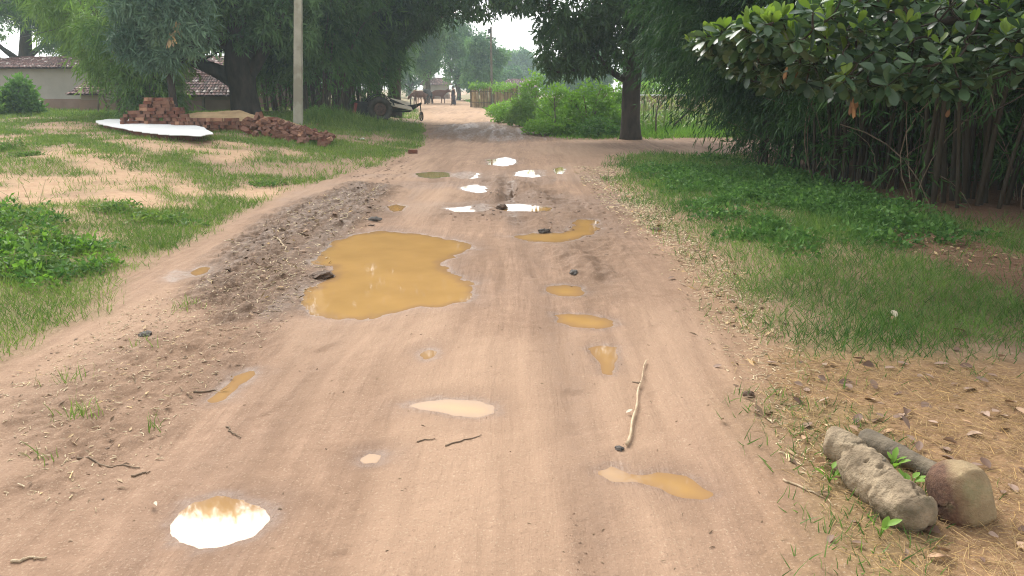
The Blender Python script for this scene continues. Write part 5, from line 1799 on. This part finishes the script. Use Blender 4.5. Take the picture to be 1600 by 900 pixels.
R_ = .52
for yo in (-.05, 1.25):
    wc = tl(0, yo, R_)
    ty_o = obj("tyre", make_mesh("tyre", *ring(*wc, R_ - .13, .13, yaw), M['rubber'], True), tr)
    lug = MB()
    for k in range(26):
        a = k / 26 * 2 * math.pi
        p_ = np.array([math.cos(a) * (R_ + .0), 0, math.sin(a) * (R_ + .0)])
        q_ = tl(p_[0], yo + (.05 if k % 2 else -.05), R_ + p_[2])
        from mathutils import Euler
        lug.box(q_, (.035, .17, .05), Euler((0, -a + math.pi / 2, yaw), 'XYZ'))
    obj("tread_lugs", lug.mesh("tread_lugs", M['rubber']), ty_o)
    mb = MB()
    mb.tube([tl(0, yo - .10, R_), tl(0, yo - .06, R_), tl(0, yo + .1, R_)], (.24, .27, .25), 20)
    mb.tube([tl(0, yo - .16, R_), tl(0, yo - .05, R_)], (.06, .08), 10)
    rim = mb.build("rim", M['rust_iron'], tr)
    mb = MB()
    for k in range(6):
        a = k / 6 * 6.283
        mb.tube([tl(.13 * math.cos(a), yo - .125, R_ + .13 * math.sin(a)), tl(.13 * math.cos(a), yo - .09, R_ + .13 * math.sin(a))], .018, 6)
    obj("wheel_bolts", mb.mesh("wheel_bolts", M['black_iron']), rim)
    mb = MB()
    arc = [(math.radians(a)) for a in np.linspace(15, 150, 16)]
    for s0, s1 in zip(arc[:-1], arc[1:]):
        pts = [tl((R_ + .09) * math.cos(s), yo + dy, R_ + (R_ + .09) * math.sin(s)) for s in (s0, s1) for dy in (-.2, .2)]
        pts += [tl((R_ + .115) * math.cos(s), yo + dy, R_ + (R_ + .115) * math.sin(s)) for s in (s0, s1) for dy in (-.2, .2)]
        mb.add(pts, np.array([[0, 1, 3, 2], [4, 6, 7, 5], [0, 2, 6, 4], [1, 5, 7, 3]]))
    mb.build("mudguard", M['black_iron'], tr)
MB().tube([tl(0, -.1, R_), tl(0, 1.3, R_)], .05, 8).build("axle", M['black_iron'], tr)
MB().box((tl(-.72, .6, .55)), (.5, 1.1, .55), Euler((0, .1, yaw))).build("rear_box", M['black_iron'], tr)
MB().box((tl(-1.05, .2, .5)), (.12, .5, .6), Euler((0, .25, yaw))).build("red_bracket", M['red_paint'], tr)
for k in range(4):
    y_ = .08 + k * .31
    k0_, k1_ = .30 * k / 4, .30 * (k + .96) / 4
    pts = [tl(.36, y_, .72 + k0_), tl(.36, y_ + .295, .72 + k1_), tl(1.4, y_ + .295, .50 + k1_), tl(1.4, y_, .50 + k0_)]
    lo_ = [p - np.array([0, 0, .045]) for p in pts]
    MB().add(np.array(pts + lo_), np.array([[0, 1, 2, 3], [7, 6, 5, 4], [0, 4, 5, 1], [1, 5, 6, 2], [2, 6, 7, 3], [3, 7, 4, 0]])).build("deck_board", M['plank'], tr)
mb = MB()
mb.tube([tl(.35, .2, .40), tl(1.3, .5, .42), tl(1.85, .6, .75)], .05, 6)
mb.tube([tl(.35, 1.0, .45), tl(1.3, .7, .52), tl(1.85, .6, .75)], .05, 6)
mb.tube([tl(.5, .6, .9), tl(1.2, .6, .58), tl(1.75, .6, .68)], (.06, .09, .06), 6)
mb.build("drawbar", M['black_iron'], tr)
jw = tl(1.82, .45, .2)
jo = obj("jockey_wheel", make_mesh("jockey_wheel", *ring(*jw, .185, .025, yaw + math.radians(62), 22, 6), M['rubber'], True), tr)
mb = MB()
ya = yaw + math.radians(62)
for k in range(6):
    a = k / 6 * 6.283
    mb.tube([jw, jw + np.array([math.cos(a) * math.cos(ya), math.cos(a) * math.sin(ya), math.sin(a)]) * .18], .012, 4)
obj("spokes", mb.mesh("spokes", M['black_iron']), jo)
MB().tube([tl(1.82, .45, .2), tl(1.8, .58, .72)], .025, 6).build("wheel_fork", M['black_iron'], tr)
MB().tube([tl(1.62, .5, .6), tl(1.62, .5, 1.25)], .022, 6).build("upright_stake", M['wood'], tr)
MB().tube([tl(1.42, .9, .6), tl(1.42, .9, .95)], .03, 6).build("upright_stake", M['wood'], tr)

# ------------------------------------------------------------------ cattle and person
def skin_body(name, joints, edges, mat, parent, loc, yaw, sub=2):
    me = bpy.data.meshes.new(name)
    ks = list(joints)
    me.from_pydata([joints[k][0] for k in ks], [(ks.index(a), ks.index(b)) for a, b in edges], [])
    o = bpy.data.objects.new(name, me)
    COL.objects.link(o)
    o.modifiers.new("skin", 'SKIN')
    me.materials.append(mat)
    sv = me.skin_vertices[0].data
    for i, k in enumerate(ks):
        r = joints[k][1]
        sv[i].radius = r if hasattr(r, '__len__') else (r, r)
        sv[i].use_root = (i == 0)
    s = o.modifiers.new("subdivision", 'SUBSURF')
    s.levels = s.render_levels = sub
    for p in me.polygons:
        p.use_smooth = True
    o.location, o.rotation_euler = loc, (0, 0, yaw)
    if parent is not None:
        adopt(o, parent)
    return o


def cow(label, px, py, yaw, mat, s=1.0, graze=False):
    p = gp(px, py)
    z = float(ground_z(*p))
    t = thing("cow", label, "cow", (p[0], p[1], z), "cattle on the far road")
    hd = ((.98, 0, .75), (1.12, 0, .5)) if graze else ((1.0, 0, 1.25), (1.22, 0, 1.06))
    j = {'mid': ((-.05, 0, .94), (.25, .31)), 'rump': ((-.55, 0, 1.02), (.22, .25)), 'chest': ((.42, 0, .96), (.23, .30)), 'neck': ((.72, 0, 1.1 if not graze else .95), (.12, .17)),
         'head': (hd[0], (.10, .12)), 'muzzle': (hd[1], (.065, .07)), 'hump': ((.40, 0, 1.27), .10), 'tail1': ((-.76, 0, .98), .035), 'tail2': ((-.82, 0, .5), .03)}
    e = [('mid', 'rump'), ('mid', 'chest'), ('chest', 'neck'), ('neck', 'head'), ('head', 'muzzle'), ('chest', 'hump'), ('rump', 'tail1'), ('tail1', 'tail2')]
    for n_, sy in (('l', 1), ('r', -1)):
        sh = .1 * sy
        j['hip' + n_] = ((-.52, .15 * sy, .80), (.12, .15))
        j['knee' + n_] = ((-.42, .17 * sy, .62), .085)
        j['hock' + n_] = ((-.60 - sh, .17 * sy, .38), .052)
        j['hoof' + n_] = ((-.56 - sh, .17 * sy, .04), .045)
        j['shoulder' + n_] = ((.42, .14 * sy, .72), .11)
        j['wrist' + n_] = ((.45 + sh, .15 * sy, .40), .055)
        j['front' + n_] = ((.43 + sh * 1.4, .15 * sy, .04), .043)
        j['ear' + n_] = ((hd[0][0] - .05, .2 * sy, hd[0][2] + .03), .035)
        e += [('rump', 'hip' + n_), ('hip' + n_, 'knee' + n_), ('knee' + n_, 'hock' + n_), ('hock' + n_, 'hoof' + n_), ('chest', 'shoulder' + n_), ('shoulder' + n_, 'wrist' + n_), ('wrist' + n_, 'front' + n_), ('head', 'ear' + n_)]
    t.rotation_euler = (0, 0, yaw)
    t.scale = (s, s, s)
    o = skin_body("body", j, e, mat, None, (0, 0, 0), 0)
    o.parent = t
    for sy in (1, -1):
        h_ = MB().tube(bez((hd[0][0] - .02, .06 * sy, hd[0][2] + .08), (hd[0][0] - .02, .2 * sy, hd[0][2] + .16), (hd[0][0] + .04, .16 * sy, hd[0][2] + .34), 6), np.linspace(.028, .008, 6), 6).mesh("horn", M['horn'], True)
        ho = obj("horn", h_)
        ho.parent = t
    return t


cow("reddish brown cow standing sideways in front of the pale hut", 685, 162.5, math.radians(-8), M['hide_brown'], 1.02)
cow("black cow standing head-on beside the reddish brown one", 669, 163.5, math.radians(-100), M['hide_black'], 1.05)
cow("brown cow with lowered head, leftmost of the cattle", 656, 164, math.radians(195), M['hide_brown'], .95, True)
cow("tan cow half hidden behind the lowered brown one", 662, 161.5, math.radians(160), M['hide_tan'], .95)

p = gp(709, 165)
z = float(ground_z(*p))
pt = thing("person", "person in a long dark garment with a pale shoulder cloth, walking by the cattle", "person", (p[0], p[1], z))
j = {'pelvis': ((0, 0, .88), (.15, .12)), 'waist': ((.0, 0, 1.03), (.13, .10)), 'chest': ((.02, 0, 1.22), (.16, .11)), 'neck': ((.03, 0, 1.40), .05), 'head0': ((.04, 0, 1.48), .07), 'head1': ((.05, 0, 1.58), .085), 'nose': ((.13, 0, 1.53), .02)}
e = [('pelvis', 'waist'), ('waist', 'chest'), ('chest', 'neck'), ('neck', 'head0'), ('head0', 'head1'), ('head0', 'nose')]
for n_, sy in (('l', 1), ('r', -1)):
    sw = .14 * sy
    j.update({'sh' + n_: ((.02, .17 * sy, 1.33), .055), 'el' + n_: ((.0 - sw * .6, .22 * sy, 1.08), .042), 'wr' + n_: ((.08 - sw * .5, .2 * sy, .88), .032), 'ha' + n_: ((.11 - sw * .5, .2 * sy, .78), .03),
              'hp' + n_: ((0, .09 * sy, .82), .09), 'kn' + n_: ((.06 + sw * .8, .09 * sy, .46), .06), 'an' + n_: ((sw * 1.4, .09 * sy, .09), .04), 'to' + n_: ((sw * 1.4 + .15, .09 * sy, .03), .03)})
    e += [('chest', 'sh' + n_), ('sh' + n_, 'el' + n_), ('el' + n_, 'wr' + n_), ('wr' + n_, 'ha' + n_), ('pelvis', 'hp' + n_), ('hp' + n_, 'kn' + n_), ('kn' + n_, 'an' + n_), ('an' + n_, 'to' + n_)]
pyaw = math.radians(200)
pt.rotation_euler = (0, 0, pyaw)
skin_body("body", j, e, M['skin'], None, (0, 0, 0), 0).parent = pt
mb = MB()
prof = [(.10, .27, .22), (.3, .25, .20), (.6, .22, .18), (.85, .20, .165), (1.02, .165, .135), (1.2, .195, .145), (1.33, .19, .11), (1.40, .09, .07)]
a = np.linspace(0, 2 * math.pi, 22, endpoint=False)
V = np.array([[(.02 + rx * (1 + .05 * math.sin(7 * q + z_ * 4)) * math.cos(q)), ry * (1 + .05 * math.sin(7 * q + z_ * 4)) * math.sin(q), z_] for z_, ry, rx in prof for q in a])
i, k = np.meshgrid(np.arange(len(prof) - 1), np.arange(22), indexing='ij')
F = np.stack([i * 22 + k, i * 22 + (k + 1) % 22, (i + 1) * 22 + (k + 1) % 22, (i + 1) * 22 + k], -1).reshape(-1, 4)
mb.add(V, F).build("garment", M['sari'], None, True).parent = pt
sv_, sf_ = ring(0, 0, 0, .17, .03, 0, 20, 6, 1.6)
sv_ = sv_[:, [0, 2, 1]]
sc = np.c_[.02 + sv_[:, 0] * .85, sv_[:, 1] * 1.05, 1.27 + sv_[:, 1] * .75 + sv_[:, 2]]
obj("shoulder_cloth", make_mesh("shoulder_cloth", sc, sf_, M['cloth'], True)).parent = pt
hb = []
for zz, r in ((1.53, .095), (1.58, .10), (1.64, .085), (1.68, .03)):
    hb.append((.03, 0, zz, r))
mb = MB()
V, F = tube([(q[0], q[1], q[2]) for q in hb], [q[3] for q in hb], 12)
mb.add(V, F)
mb.tube([(-.05, 0, 1.55), (-.1, 0, 1.5)], (.05, .04), 8)
mb.build("hair", M['hair'], None, True).parent = pt

# ------------------------------------------------------------------ log, branch, rock, stick
def rough_tube(path, radii, sides, amp, seed, freq=9):
    V, F = tube(path, radii, sides, True)
    n = len(path) * sides
    c = np.repeat(np.asarray(path), sides, 0)
    d = V[:n] - c
    ln = np.linalg.norm(d, axis=1)
    k = fbm(V[:n, 0] * freq + V[:n, 2] * freq, V[:n, 1] * freq - V[:n, 2] * freq * .7, 4, seed) * amp * 2 + 1.0 * amp * np.abs(fbm(V[:n, 0] * 42, V[:n, 1] * 42 + V[:n, 2] * 34, 4, seed + 3, .6)) - 1.2 * amp * sstep(.1, .2, fbm(V[:n, 0] * 17 + 5, V[:n, 1] * 17 + V[:n, 2] * 15, 3, seed + 7))
    V[:n] = c + d * ((ln + k) / ln)[:, None]
    return V, F


A, B = on(1322, 728), on(1432, 832)
rr = .088
ax = B - A
Lg = np.linalg.norm(ax)
tt = np.linspace(0, 1, 110)
side = norm(np.cross(ax, [0, 0, 1]))
path = A + ax * tt[:, None] + side * (.012 * np.sin(tt * 5))[:, None] + np.array([0, 0, 1]) * (rr * .72 + .01 * np.sin(tt * 7))[:, None]
rad = rr * np.interp(tt, [0, .02, .06, .2, .42, .56, .60, .66, .85, .95, .985, 1], [.55, .8, .92, .98, 1.02, .98, .93, 1.08, 1.04, .9, .68, .45])
lg = thing("fallen_log", "short weathered grey log lying on the verge beside the rock", "log", (*A[:2], A[2]))
V, F = rough_tube(path, rad, 56, .017, 3, 13)
obj("trunk_piece", make_mesh("trunk_piece", V, F, M['log'], True), lg)
k0 = A + np.array([0, 0, rr * .9])
V, F = rough_tube(bez(k0 + ax * .08, k0 + [-.04, .03, .03], k0 + np.array([-.085, .05, .035]), 10), np.r_[np.linspace(.075, .066, 8), .058, .03], 18, .007, 5, 14)
obj("branch_stub", make_mesh("branch_stub", V, F, M['log'], True), lg)
q = path[44] + np.array([0, 0, rr * .93]) - side * .02
V, F = ring(0, 0, 0, .024, .007, 0, 16, 6)
sv2 = V[:, [0, 2, 1]]
obj("knot", make_mesh("knot", sv2 + q, F, M['log_dark'], True), lg)
P_ = path[-1] + norm(ax) * .004
bkv = []
A2, B2 = on(1345, 690), on(1470, 752)
ax2 = B2 - A2
tt = np.linspace(0, 1, 24)
V, F = rough_tube(A2 + ax2 * tt[:, None] + np.array([0, 0, .03]), np.interp(tt, [0, .05, .5, .95, 1], [.035, .05, .047, .043, .03]), 16, .007, 8, 12)
o = obj("branch_piece", make_mesh("branch_piece", V, F, M['log_dark'], True))
tag(o, "dark mossy branch lying between the log and the rock", "branch")

import bmesh
bm = bmesh.new()
bmesh.ops.create_icosphere(bm, subdivisions=5, radius=1)
co = np.array([v.co[:] for v in bm.verts])
p4 = (np.abs(co) ** 3.2).sum(1) ** (1 / 3.2)
co = co / p4[:, None]
co *= np.array([.118, .10, .13])
co[:, 0] *= 1 - .22 * np.clip(co[:, 2] / .125, -1, 1) * np.sign(co[:, 0]).clip(0, 1)
co[:, 2] += .22 * co[:, 0] * (co[:, 2] > 0)
k = fbm(co[:, 0] * 9 + 3, co[:, 1] * 9 + co[:, 2] * 8, 4, 15) * .035 + fbm(co[:, 0] * 40, co[:, 1] * 40 + co[:, 2] * 36, 3, 16) * .004
co = co * (1 + k[:, None] * 6)
for nv, dd_ in (((-.75, -.5, .25), .083), ((.55, -.75, .1), .098), ((.3, .1, .95), .118), ((-.35, -.2, .9), .112), ((.9, .2, -.1), .1)):
    nv = np.array(nv) / np.linalg.norm(nv)
    ex = np.clip(co @ nv - dd_, 0, None)
    co = co - nv * (ex * .6)[:, None]
co *= (1 + .02 * np.abs(fbm(co[:, 0] * 60, co[:, 1] * 60 + co[:, 2] * 55, 3, 19)))[:, None]
for v, c in zip(bm.verts, co):
    v.co = c
me = bpy.data.meshes.new("rock")
bm.to_mesh(me)
bm.free()
me.materials.append(M['rock'])
me.polygons.foreach_set('use_smooth', np.full(len(me.polygons), True))
rp = on(1502, 815)
o = obj("rock", me, loc=rp + [0.02, .07, .088], rot=(math.radians(-8), math.radians(-16), math.radians(-18)), scale=.93)
tag(o, "rounded block of rock, half reddish half tan, beside the log", "rock")

a_, b_ = on(978, 699, .012), on(1010, 568, .02)
n = 26
tt = np.linspace(0, 1, n)
path = a_ + (b_ - a_) * tt[:, None]
path[:, 0] += .006 * np.sin(tt * 5.5 + .6) + .004 * np.sin(tt * 19)
path[:, 2] = ground_z(path[:, 0], path[:, 1]) * .6 + (a_[2] + (b_[2] - a_[2]) * tt) * .4 + .010
st = thing("long_stick", "long pale crooked stick lying along the road", "stick", a_)
obj("stem", make_mesh("stem", *rough_tube(path, np.interp(tt, [0, .1, 1], [.0078, .0068, .004]), 8, .0025, 6, 20), M['stick'], True), st)
MB().tube([path[17], path[17] + [-.045, -.005, .01]], (.007, .004), 5).build("side_twig", M['twig'], st)


def twig(label, pts, r, mat='twig', name="twig"):
    r *= .75
    P = np.array([on(*p, r * .8) for p in pts])
    tt = np.linspace(0, 1, 12)
    s = np.linspace(0, 1, len(P))
    path = np.stack([np.interp(tt, s, P[:, i]) for i in range(3)], -1)
    path[:, 2] = ground_z(path[:, 0], path[:, 1]) + r * .9
    path[:, :2] += np.random.default_rng(int(pts[0][0])).normal(size=(12, 2)) * r * .9
    o = MB().tube(path, np.linspace(r, r * .5, 12), 6).build(name, M[mat], smooth=True)
    tag(o, label, "twig", "twigs lying on the road")


twig("straight dark twig below the middle puddle", [(697, 699), (725, 691), (752, 682)], 0.005)
twig("short bent twig left of the straight dark one", [(652, 692), (665, 687), (678, 688)], .005)
twig("thin forked twig on the muddy left edge of the road", [(120, 712), (170, 730), (220, 733)], .006)
twig("small twig just under the thin forked one", [(205, 748), (222, 742), (236, 738)], .006)
twig("twig leaning towards the slanting narrow puddle", [(304, 614), (320, 612), (337, 608)], .007)
twig("pale straw stalk in the lower left corner", [(22, 877), (45, 874), (72, 872)], .008, 'stick')
twig("pale stick on the dark mud by the biggest puddle", [(428, 377), (438, 388), (450, 398)], .014, 'stick')
twig("curled root by the middle of the muddy edge", [(395, 490), (415, 492), (440, 488)], 0.005)
twig("short twig by the largest puddle's lower rim", [(355, 668), (362, 676), (378, 680)], .006)
twig("pale stalk against the log's outer end", [(1222, 752), (1255, 765), (1288, 778)], .007, 'stick')


def lump(name, label, cat, px, py, s, mat, seed, group=None):
    r2 = np.random.default_rng(seed)
    bm = bmesh.new()
    bmesh.ops.create_icosphere(bm, subdivisions=3, radius=1)
    co = np.array([v.co[:] for v in bm.verts])
    s = np.asarray(s) * .72
    co = co * s * (1 + 1.5 * fbm(co[:, 0] * 2 + seed, co[:, 1] * 2 + co[:, 2] * 1.7, 4, seed, .65))[:, None]
    for v, c in zip(bm.verts, co):
        v.co = c
    me = bpy.data.meshes.new(name)
    bm.to_mesh(me)
    bm.free()
    me.materials.append(M[mat])
    o = obj(name, me, loc=on(px, py, s[2] * .45), rot=(0, 0, r2.uniform(0, 6)))
    return tag(o, label, cat, group)


lump("stone", "dark flat stone just above the largest puddle", "stone", 586, 345, (.10, .075, .045), 'dark_stone', 1)
lump("stone", "dark stone behind the row of wheel track puddles", "stone", 896, 428, (.085, .05, .03), 'dark_stone', 2)
lump("stone", "dark stone lying in the bent brown puddle", "stone", 849, 362, (.11, .06, .04), 'dark_stone', 3)
lump("stone", "brown lump at the grassy verge by the road", "stone", 1026, 360, (.09, .06, .035), 'clod', 4)
lump("stone", "grey flat stone on the littered left edge of the road", "stone", 228, 527, (.075, .05, .028), 'dark_stone', 5)
lump("stone", "brown lump on the right verge among straw", "stone", 1170, 618, (.04, .035, .025), 'clod', 6)
lump("mud_lump", "wet mud lump standing in the broken white streak", "mud", 784, 325, (.11, .09, .06), 'clod', 7)
lump("mud_lump", "clod of mud and husks poking into the largest puddle", "mud", 503, 432, (.10, .12, .045), 'clod', 8)
lump("stone", "small dark stone at the foot of the long stick", "stone", 968, 702, (.03, .02, .014), 'dark_stone', 9)
c = on(645, 240, .05)
o = obj("brick", BRM[3], loc=c, rot=(0.05, 0.02, .2))
tag(o, "single dark brick lying alone at the far road edge", "brick")
lump("white_scrap", "white scrap of litter in the grass beyond the bricks", "litter", 566, 219, (.12, .08, .05), 'white_scrap', 10)
lump("white_scrap", "white stone at the foot of the mango trunk", "litter", 984, 216, (.08, .06, .06), 'white_scrap', 11)

# ------------------------------------------------------------------ seedlings by the log
def seedling(label, px, py, n_, s, seed):
    r2 = np.random.default_rng(seed)
    b = on(px, py)
    t = thing("seedling", label, "seedling", b, "green seedlings around the log")
    sv3, sf3 = broad_leaf(.3, .25, False)
    me = make_mesh("leaf", sv3, sf3, M['bush'], True, np.full(len(sv3), .6))
    mb = MB()
    for k in range(n_):
        a = k * 2.4 + r2.normal() * .3
        el = r2.uniform(.2, 1.1)
        hgt = s * r2.uniform(.4, 1.1)
        p = b + np.array([math.cos(a) * .02, math.sin(a) * .02, hgt])
        mb.tube([b, (b + p) / 2 + [0, 0, .01], p], (.003, .0025, .002), 4, False)
        d = np.array([math.cos(a) * math.cos(el), math.sin(a) * math.cos(el), math.sin(el)])
        N = norm(np.array([0, 0, 1.]) - d * .3 + r2.normal(size=3) * .15)
        S = norm(np.cross(d, N))
        rot = Matrix(np.stack([S, d, np.cross(S, d)], 1).tolist()).to_euler()
        ln = r2.uniform(.035, .06)
        adopt(obj("leaf", me, loc=p, rot=rot, scale=(ln * .5, ln, ln * .5)), t)
    mb.build("stem", M['bush'], t)


seedling("seedling with broad leaves at the log's far end", 1296, 752, 6, .05, 1)
seedling("upright bright seedling between log and dark branch", 1393, 742, 9, .08, 2)
seedling("bright seedling nearer the rock behind the log", 1420, 768, 9, .07, 3)
seedling("thin seedling in front of the log on the road side", 1375, 838, 4, .05, 4)

# ------------------------------------------------------------------ litter, straw, clods
def scatter_in(P, n, soft=.1, seed=0):
    lo, hi = P.min(0), P.max(0)
    out = np.zeros((0, 2))
    while len(out) < n:
        q = rng.uniform(lo, hi, (n * 2, 2))
        s = poly_sdf(q[:, 0], q[:, 1], P) + rng.normal(size=len(q)) * soft
        out = np.vstack([out, q[s < 0]])
    return out[:n]


def flat_bits(xy, L, W, lift, tilt, tv, tf, rn, sz=None):
    n = len(xy)
    a = rng.uniform(0, 6.28, n)
    D = norm(np.c_[np.cos(a), np.sin(a), rng.normal(size=n) * tilt])
    N = norm(np.c_[rng.normal(size=(n, 2)) * tilt, np.ones(n)])
    return bake(tv, tf, np.c_[xy, ground_z(xy[:, 0], xy[:, 1]) + lift], D, N, W, L, sz, rnd=rn)


ST1 = gpoly([(1215, 560), (1300, 560), (1640, 590), (1900, 660), (1750, 930), (1400, 930), (1340, 880), (1280, 760), (1225, 640)])
xy = scatter_in(ST1, 5500, .12)
V, F, R = flat_bits(xy, rng.uniform(.03, .13, len(xy)), rng.uniform(.0015, .003, len(xy)), rng.uniform(.002, .02, len(xy)), .12, STRAW_V, STRAW_F, np.clip(rng.beta(2, 2, len(xy)), 0, 1))
o = obj("straw", make_mesh("straw", V, F, M['straw'], False, R))
tag(o, "golden brown straw strewn over the verge around the log", "straw", kind="stuff")
ED = [gpoly([(985, 300), (1040, 330), (1150, 420), (1210, 520), (1260, 650), (1310, 790), (1230, 720), (1150, 560), (1090, 430), (1000, 340)]),
      gpoly([(60, 560), (240, 470), (330, 440), (480, 400), (470, 470), (400, 540), (300, 660), (150, 760), (20, 800), (-20, 650)]),
      gpoly([(380, 380), (470, 320), (600, 295), (590, 330), (500, 400), (510, 440), (430, 480), (330, 470)]),
      gpoly([(900, 260), (970, 260), (1000, 320), (1060, 380), (1000, 370), (930, 310)])]
Vs, Fs, Rs, off = [], [], [], 0
for P, n in zip(ED, (2600, 900, 400, 900)):
    xy = scatter_in(P, n, .12)
    far = np.clip(xy[:, 1] / 6, .8, 2)
    V, F, R = flat_bits(xy, rng.uniform(.012, .06, n) * far, rng.uniform(.003, .010, n) * far, .004, .2, STRAW_V, STRAW_F, np.clip(rng.beta(2, 2, n), 0, 1))
    Vs.append(V); Fs.append(F[0] + off); Rs.append(R); off += len(V)
o = obj("husk_litter", make_mesh("husk_litter", np.vstack(Vs), np.vstack(Fs), M['pale_straw'], False, np.concatenate(Rs)))
tag(o, "pale husks and chaff scattered along both road edges", "litter", kind="stuff")
# small dark chips all over the road
RD = gpoly([(-100, 900), (-100, 640), (300, 420), (600, 300), (960, 300), (1200, 560), (1340, 930)])
xy = scatter_in(RD, 450, .1)
V, F, R = flat_bits(xy, rng.uniform(.006, .026, 450), rng.uniform(.002, .006, 450), .002, .2, STRAW_V, STRAW_F, rng.random(450) * .4)
xy2 = scatter_in(ED[1], 700, .2)
V2, F2, R2 = flat_bits(xy2, rng.uniform(.02, .06, 700), rng.uniform(.006, .018, 700), .004, .3, LEAF_V, LEAF_F, rng.random(700) * .9)
xy3 = scatter_in(ED[2], 420, .2)
V3, F3, R3 = flat_bits(xy3, rng.uniform(.03, .1, 420), rng.uniform(.01, .03, 420), .008, .5, LEAF_V, LEAF_F, rng.random(420) ** 2)
xy4 = np.vstack([scatter_in(ED[0], 350, .2), scatter_in(LEAFP[[0, 1, 2, 7, 8]], 300, .2)])
V4, F4, R4 = flat_bits(xy4, rng.uniform(.03, .09, 650), rng.uniform(.015, .03, 650), .006, .4, LEAF_V, LEAF_F, rng.random(650))
Fall = np.vstack([F[0], F2[0] + len(V), F3[0] + len(V) + len(V2), F4[0] + len(V) + len(V2) + len(V3)])
o = obj("chip_litter", make_mesh("chip_litter", np.vstack([V, V2, V3, V4]), Fall, M['litter'], False, np.concatenate([R, R2, R3, R4])))
tag(o, "small brown chips and leaf scraps trodden into the road", "litter", kind="stuff")
# clods of churned mud
bm = bmesh.new()
bmesh.ops.create_icosphere(bm, subdivisions=1, radius=1)
iv = np.array([v.co[:] for v in bm.verts])
iF = np.array([[v.index for v in f.verts] for f in bm.faces])
bm.free()
CL = [(ED[2], 140, .04), (gpoly([(700, 340), (770, 285), (870, 300), (960, 340), (940, 400), (830, 350)]), 380, .026), (gpoly([(905, 262), (960, 262), (1000, 320), (940, 320)]), 200, .028), (ED[1], 150, .012),
      (gpoly([(560, 262), (640, 245), (640, 262), (600, 300), (540, 300)]), 260, .03), (gpoly([(870, 820), (910, 800), (930, 890), (880, 895)]), 18, .008)]
Vs, Fs, Rs, off = [], [], [], 0
for P, n, s in CL:
    xy = scatter_in(P, n, .12)
    S_ = s * rng.uniform(.2, 1, n) ** 2.6
    V = iv[None] * (1 + .35 * rng.normal(size=(n, len(iv), 1))) * S_[:, None, None] * np.array([1, 1, .34]) + np.c_[xy, ground_z(xy[:, 0], xy[:, 1]) + S_ * .12][:, None]
    Vs.append(V.reshape(-1, 3))
    Fs.append((iF[None] + (np.arange(n) * len(iv))[:, None, None]).reshape(-1, 3) + off)
    Rs.append(np.repeat(rng.random(n), len(iv)))
    off += n * len(iv)
o = obj("mud_clods", make_mesh("mud_clods", np.vstack(Vs), np.vstack(Fs), M['clod'], False, np.concatenate(Rs)))
tag(o, "dark clods of churned mud along the road's wet side", "mud", kind="stuff")

# fallen leaves that can be told apart
FL = []
for c_, f_, tw in ((-.25, .5, .3), (.3, .35, -.3), (-.45, .6, .1), (.1, .8, .5), (-.1, .3, 0)):
    FL.append(make_mesh("fallen_leaf", *broad_leaf(c_, f_, False, tw), M['dry_leaf'], True))
spots = [(1215, 505), (1400, 500), (1505, 522), (1225, 510), (1330, 632), (1385, 635), (1380, 655), (1435, 705), (1345, 688), (1370, 695), (1460, 592), (1520, 575), (1570, 632), (1490, 640), (1520, 665), (1590, 735), (1575, 760), (1430, 690), (1545, 655),
         (1280, 630), (1255, 605), (1300, 575), (1310, 600), (1330, 610), (1600, 700), (1560, 840), (1590, 830), (1480, 862), (1565, 775), (1340, 775), (1440, 630), (1410, 615), (1545, 600), (1365, 575), (1465, 665), (1330, 850), (1300, 840), (1560, 560), (1500, 548), (1420, 652)]
for k in range(170):
    if k < len(spots):
        p = gp(*spots[k])
    elif k < 135:
        p = scatter_in(ST1, 1, .05)[0]
    else:
        p = scatter_in(ED[0], 1, .1)[0]
    ln = rng.uniform(.04, .085)
    o = obj("fallen_leaf", FL[k % 5], loc=(*p, float(ground_z(*p)) + .014), rot=(rng.normal() * .25, rng.normal() * .25, rng.uniform(0, 6.28)), scale=(ln * .55, ln, ln * .5))
    zone = 0 if poly_sdf(np.array([p[0]]), np.array([p[1]]), ED[0])[0] < .05 else 1 if p[1] > 3.75 else 2 if p[0] > 1.95 else 3
    lab, grp = [("curled dry brown leaf on the chaff along the road's edge", "dry leaves along the road's edge"), ("curled dry brown leaf on the straw between the log and the grass", "dry leaves on the straw above the log"),
                ("curled dry brown leaf on the straw around the rock", "dry leaves around the rock"), ("curled dry brown leaf on the straw close around the log", "dry leaves around the log")][zone]
    tag(o, lab, "leaf", grp)
for k, (px, py, lab) in enumerate([(1400, 500, "large pale dry leaf lying on the shaded grass"), (1507, 521, "orange dry leaf lying on the shaded grass"), (1130, 660, "single white petal-like leaf near the right road edge"),
                                   (240, 790, "white curled scrap of leaf beside the round white puddle"), (978, 647, "small pale leaf against the long stick")]):
    p = on(px, py, .03 if k < 2 else .01)
    o = obj("fallen_leaf", FL[k % 5].copy(), loc=p, rot=(.2, .1, k * 1.3), scale=(.045, .085, .05) if k < 2 else (.02, .04, .03))
    o.data.materials.clear()
    o.data.materials.append(M['plank'] if k != 1 else M['hang_leaf'])
    tag(o, lab, "leaf")

# ------------------------------------------------------------------ haze
hb = MB().box((0, 0, 7.5), (700, 720, 19))
hz, n, L = nodes("haze")
pv = n.new("ShaderNodeVolumePrincipled")
pv.inputs['Color'].default_value = (0.72, 0.90, 0.97, 1)
pv.inputs['Density'].default_value = 0.0013
pv.inputs['Density Attribute'].default_value = ""
pv.inputs['Anisotropy'].default_value = 0.2
oo = n.new("ShaderNodeOutputMaterial")
L.new(pv.outputs[0], oo.inputs['Volume'])
o = hb.build("haze", hz)
tag(o, "thin pale morning haze over the whole place", "haze", kind="stuff")
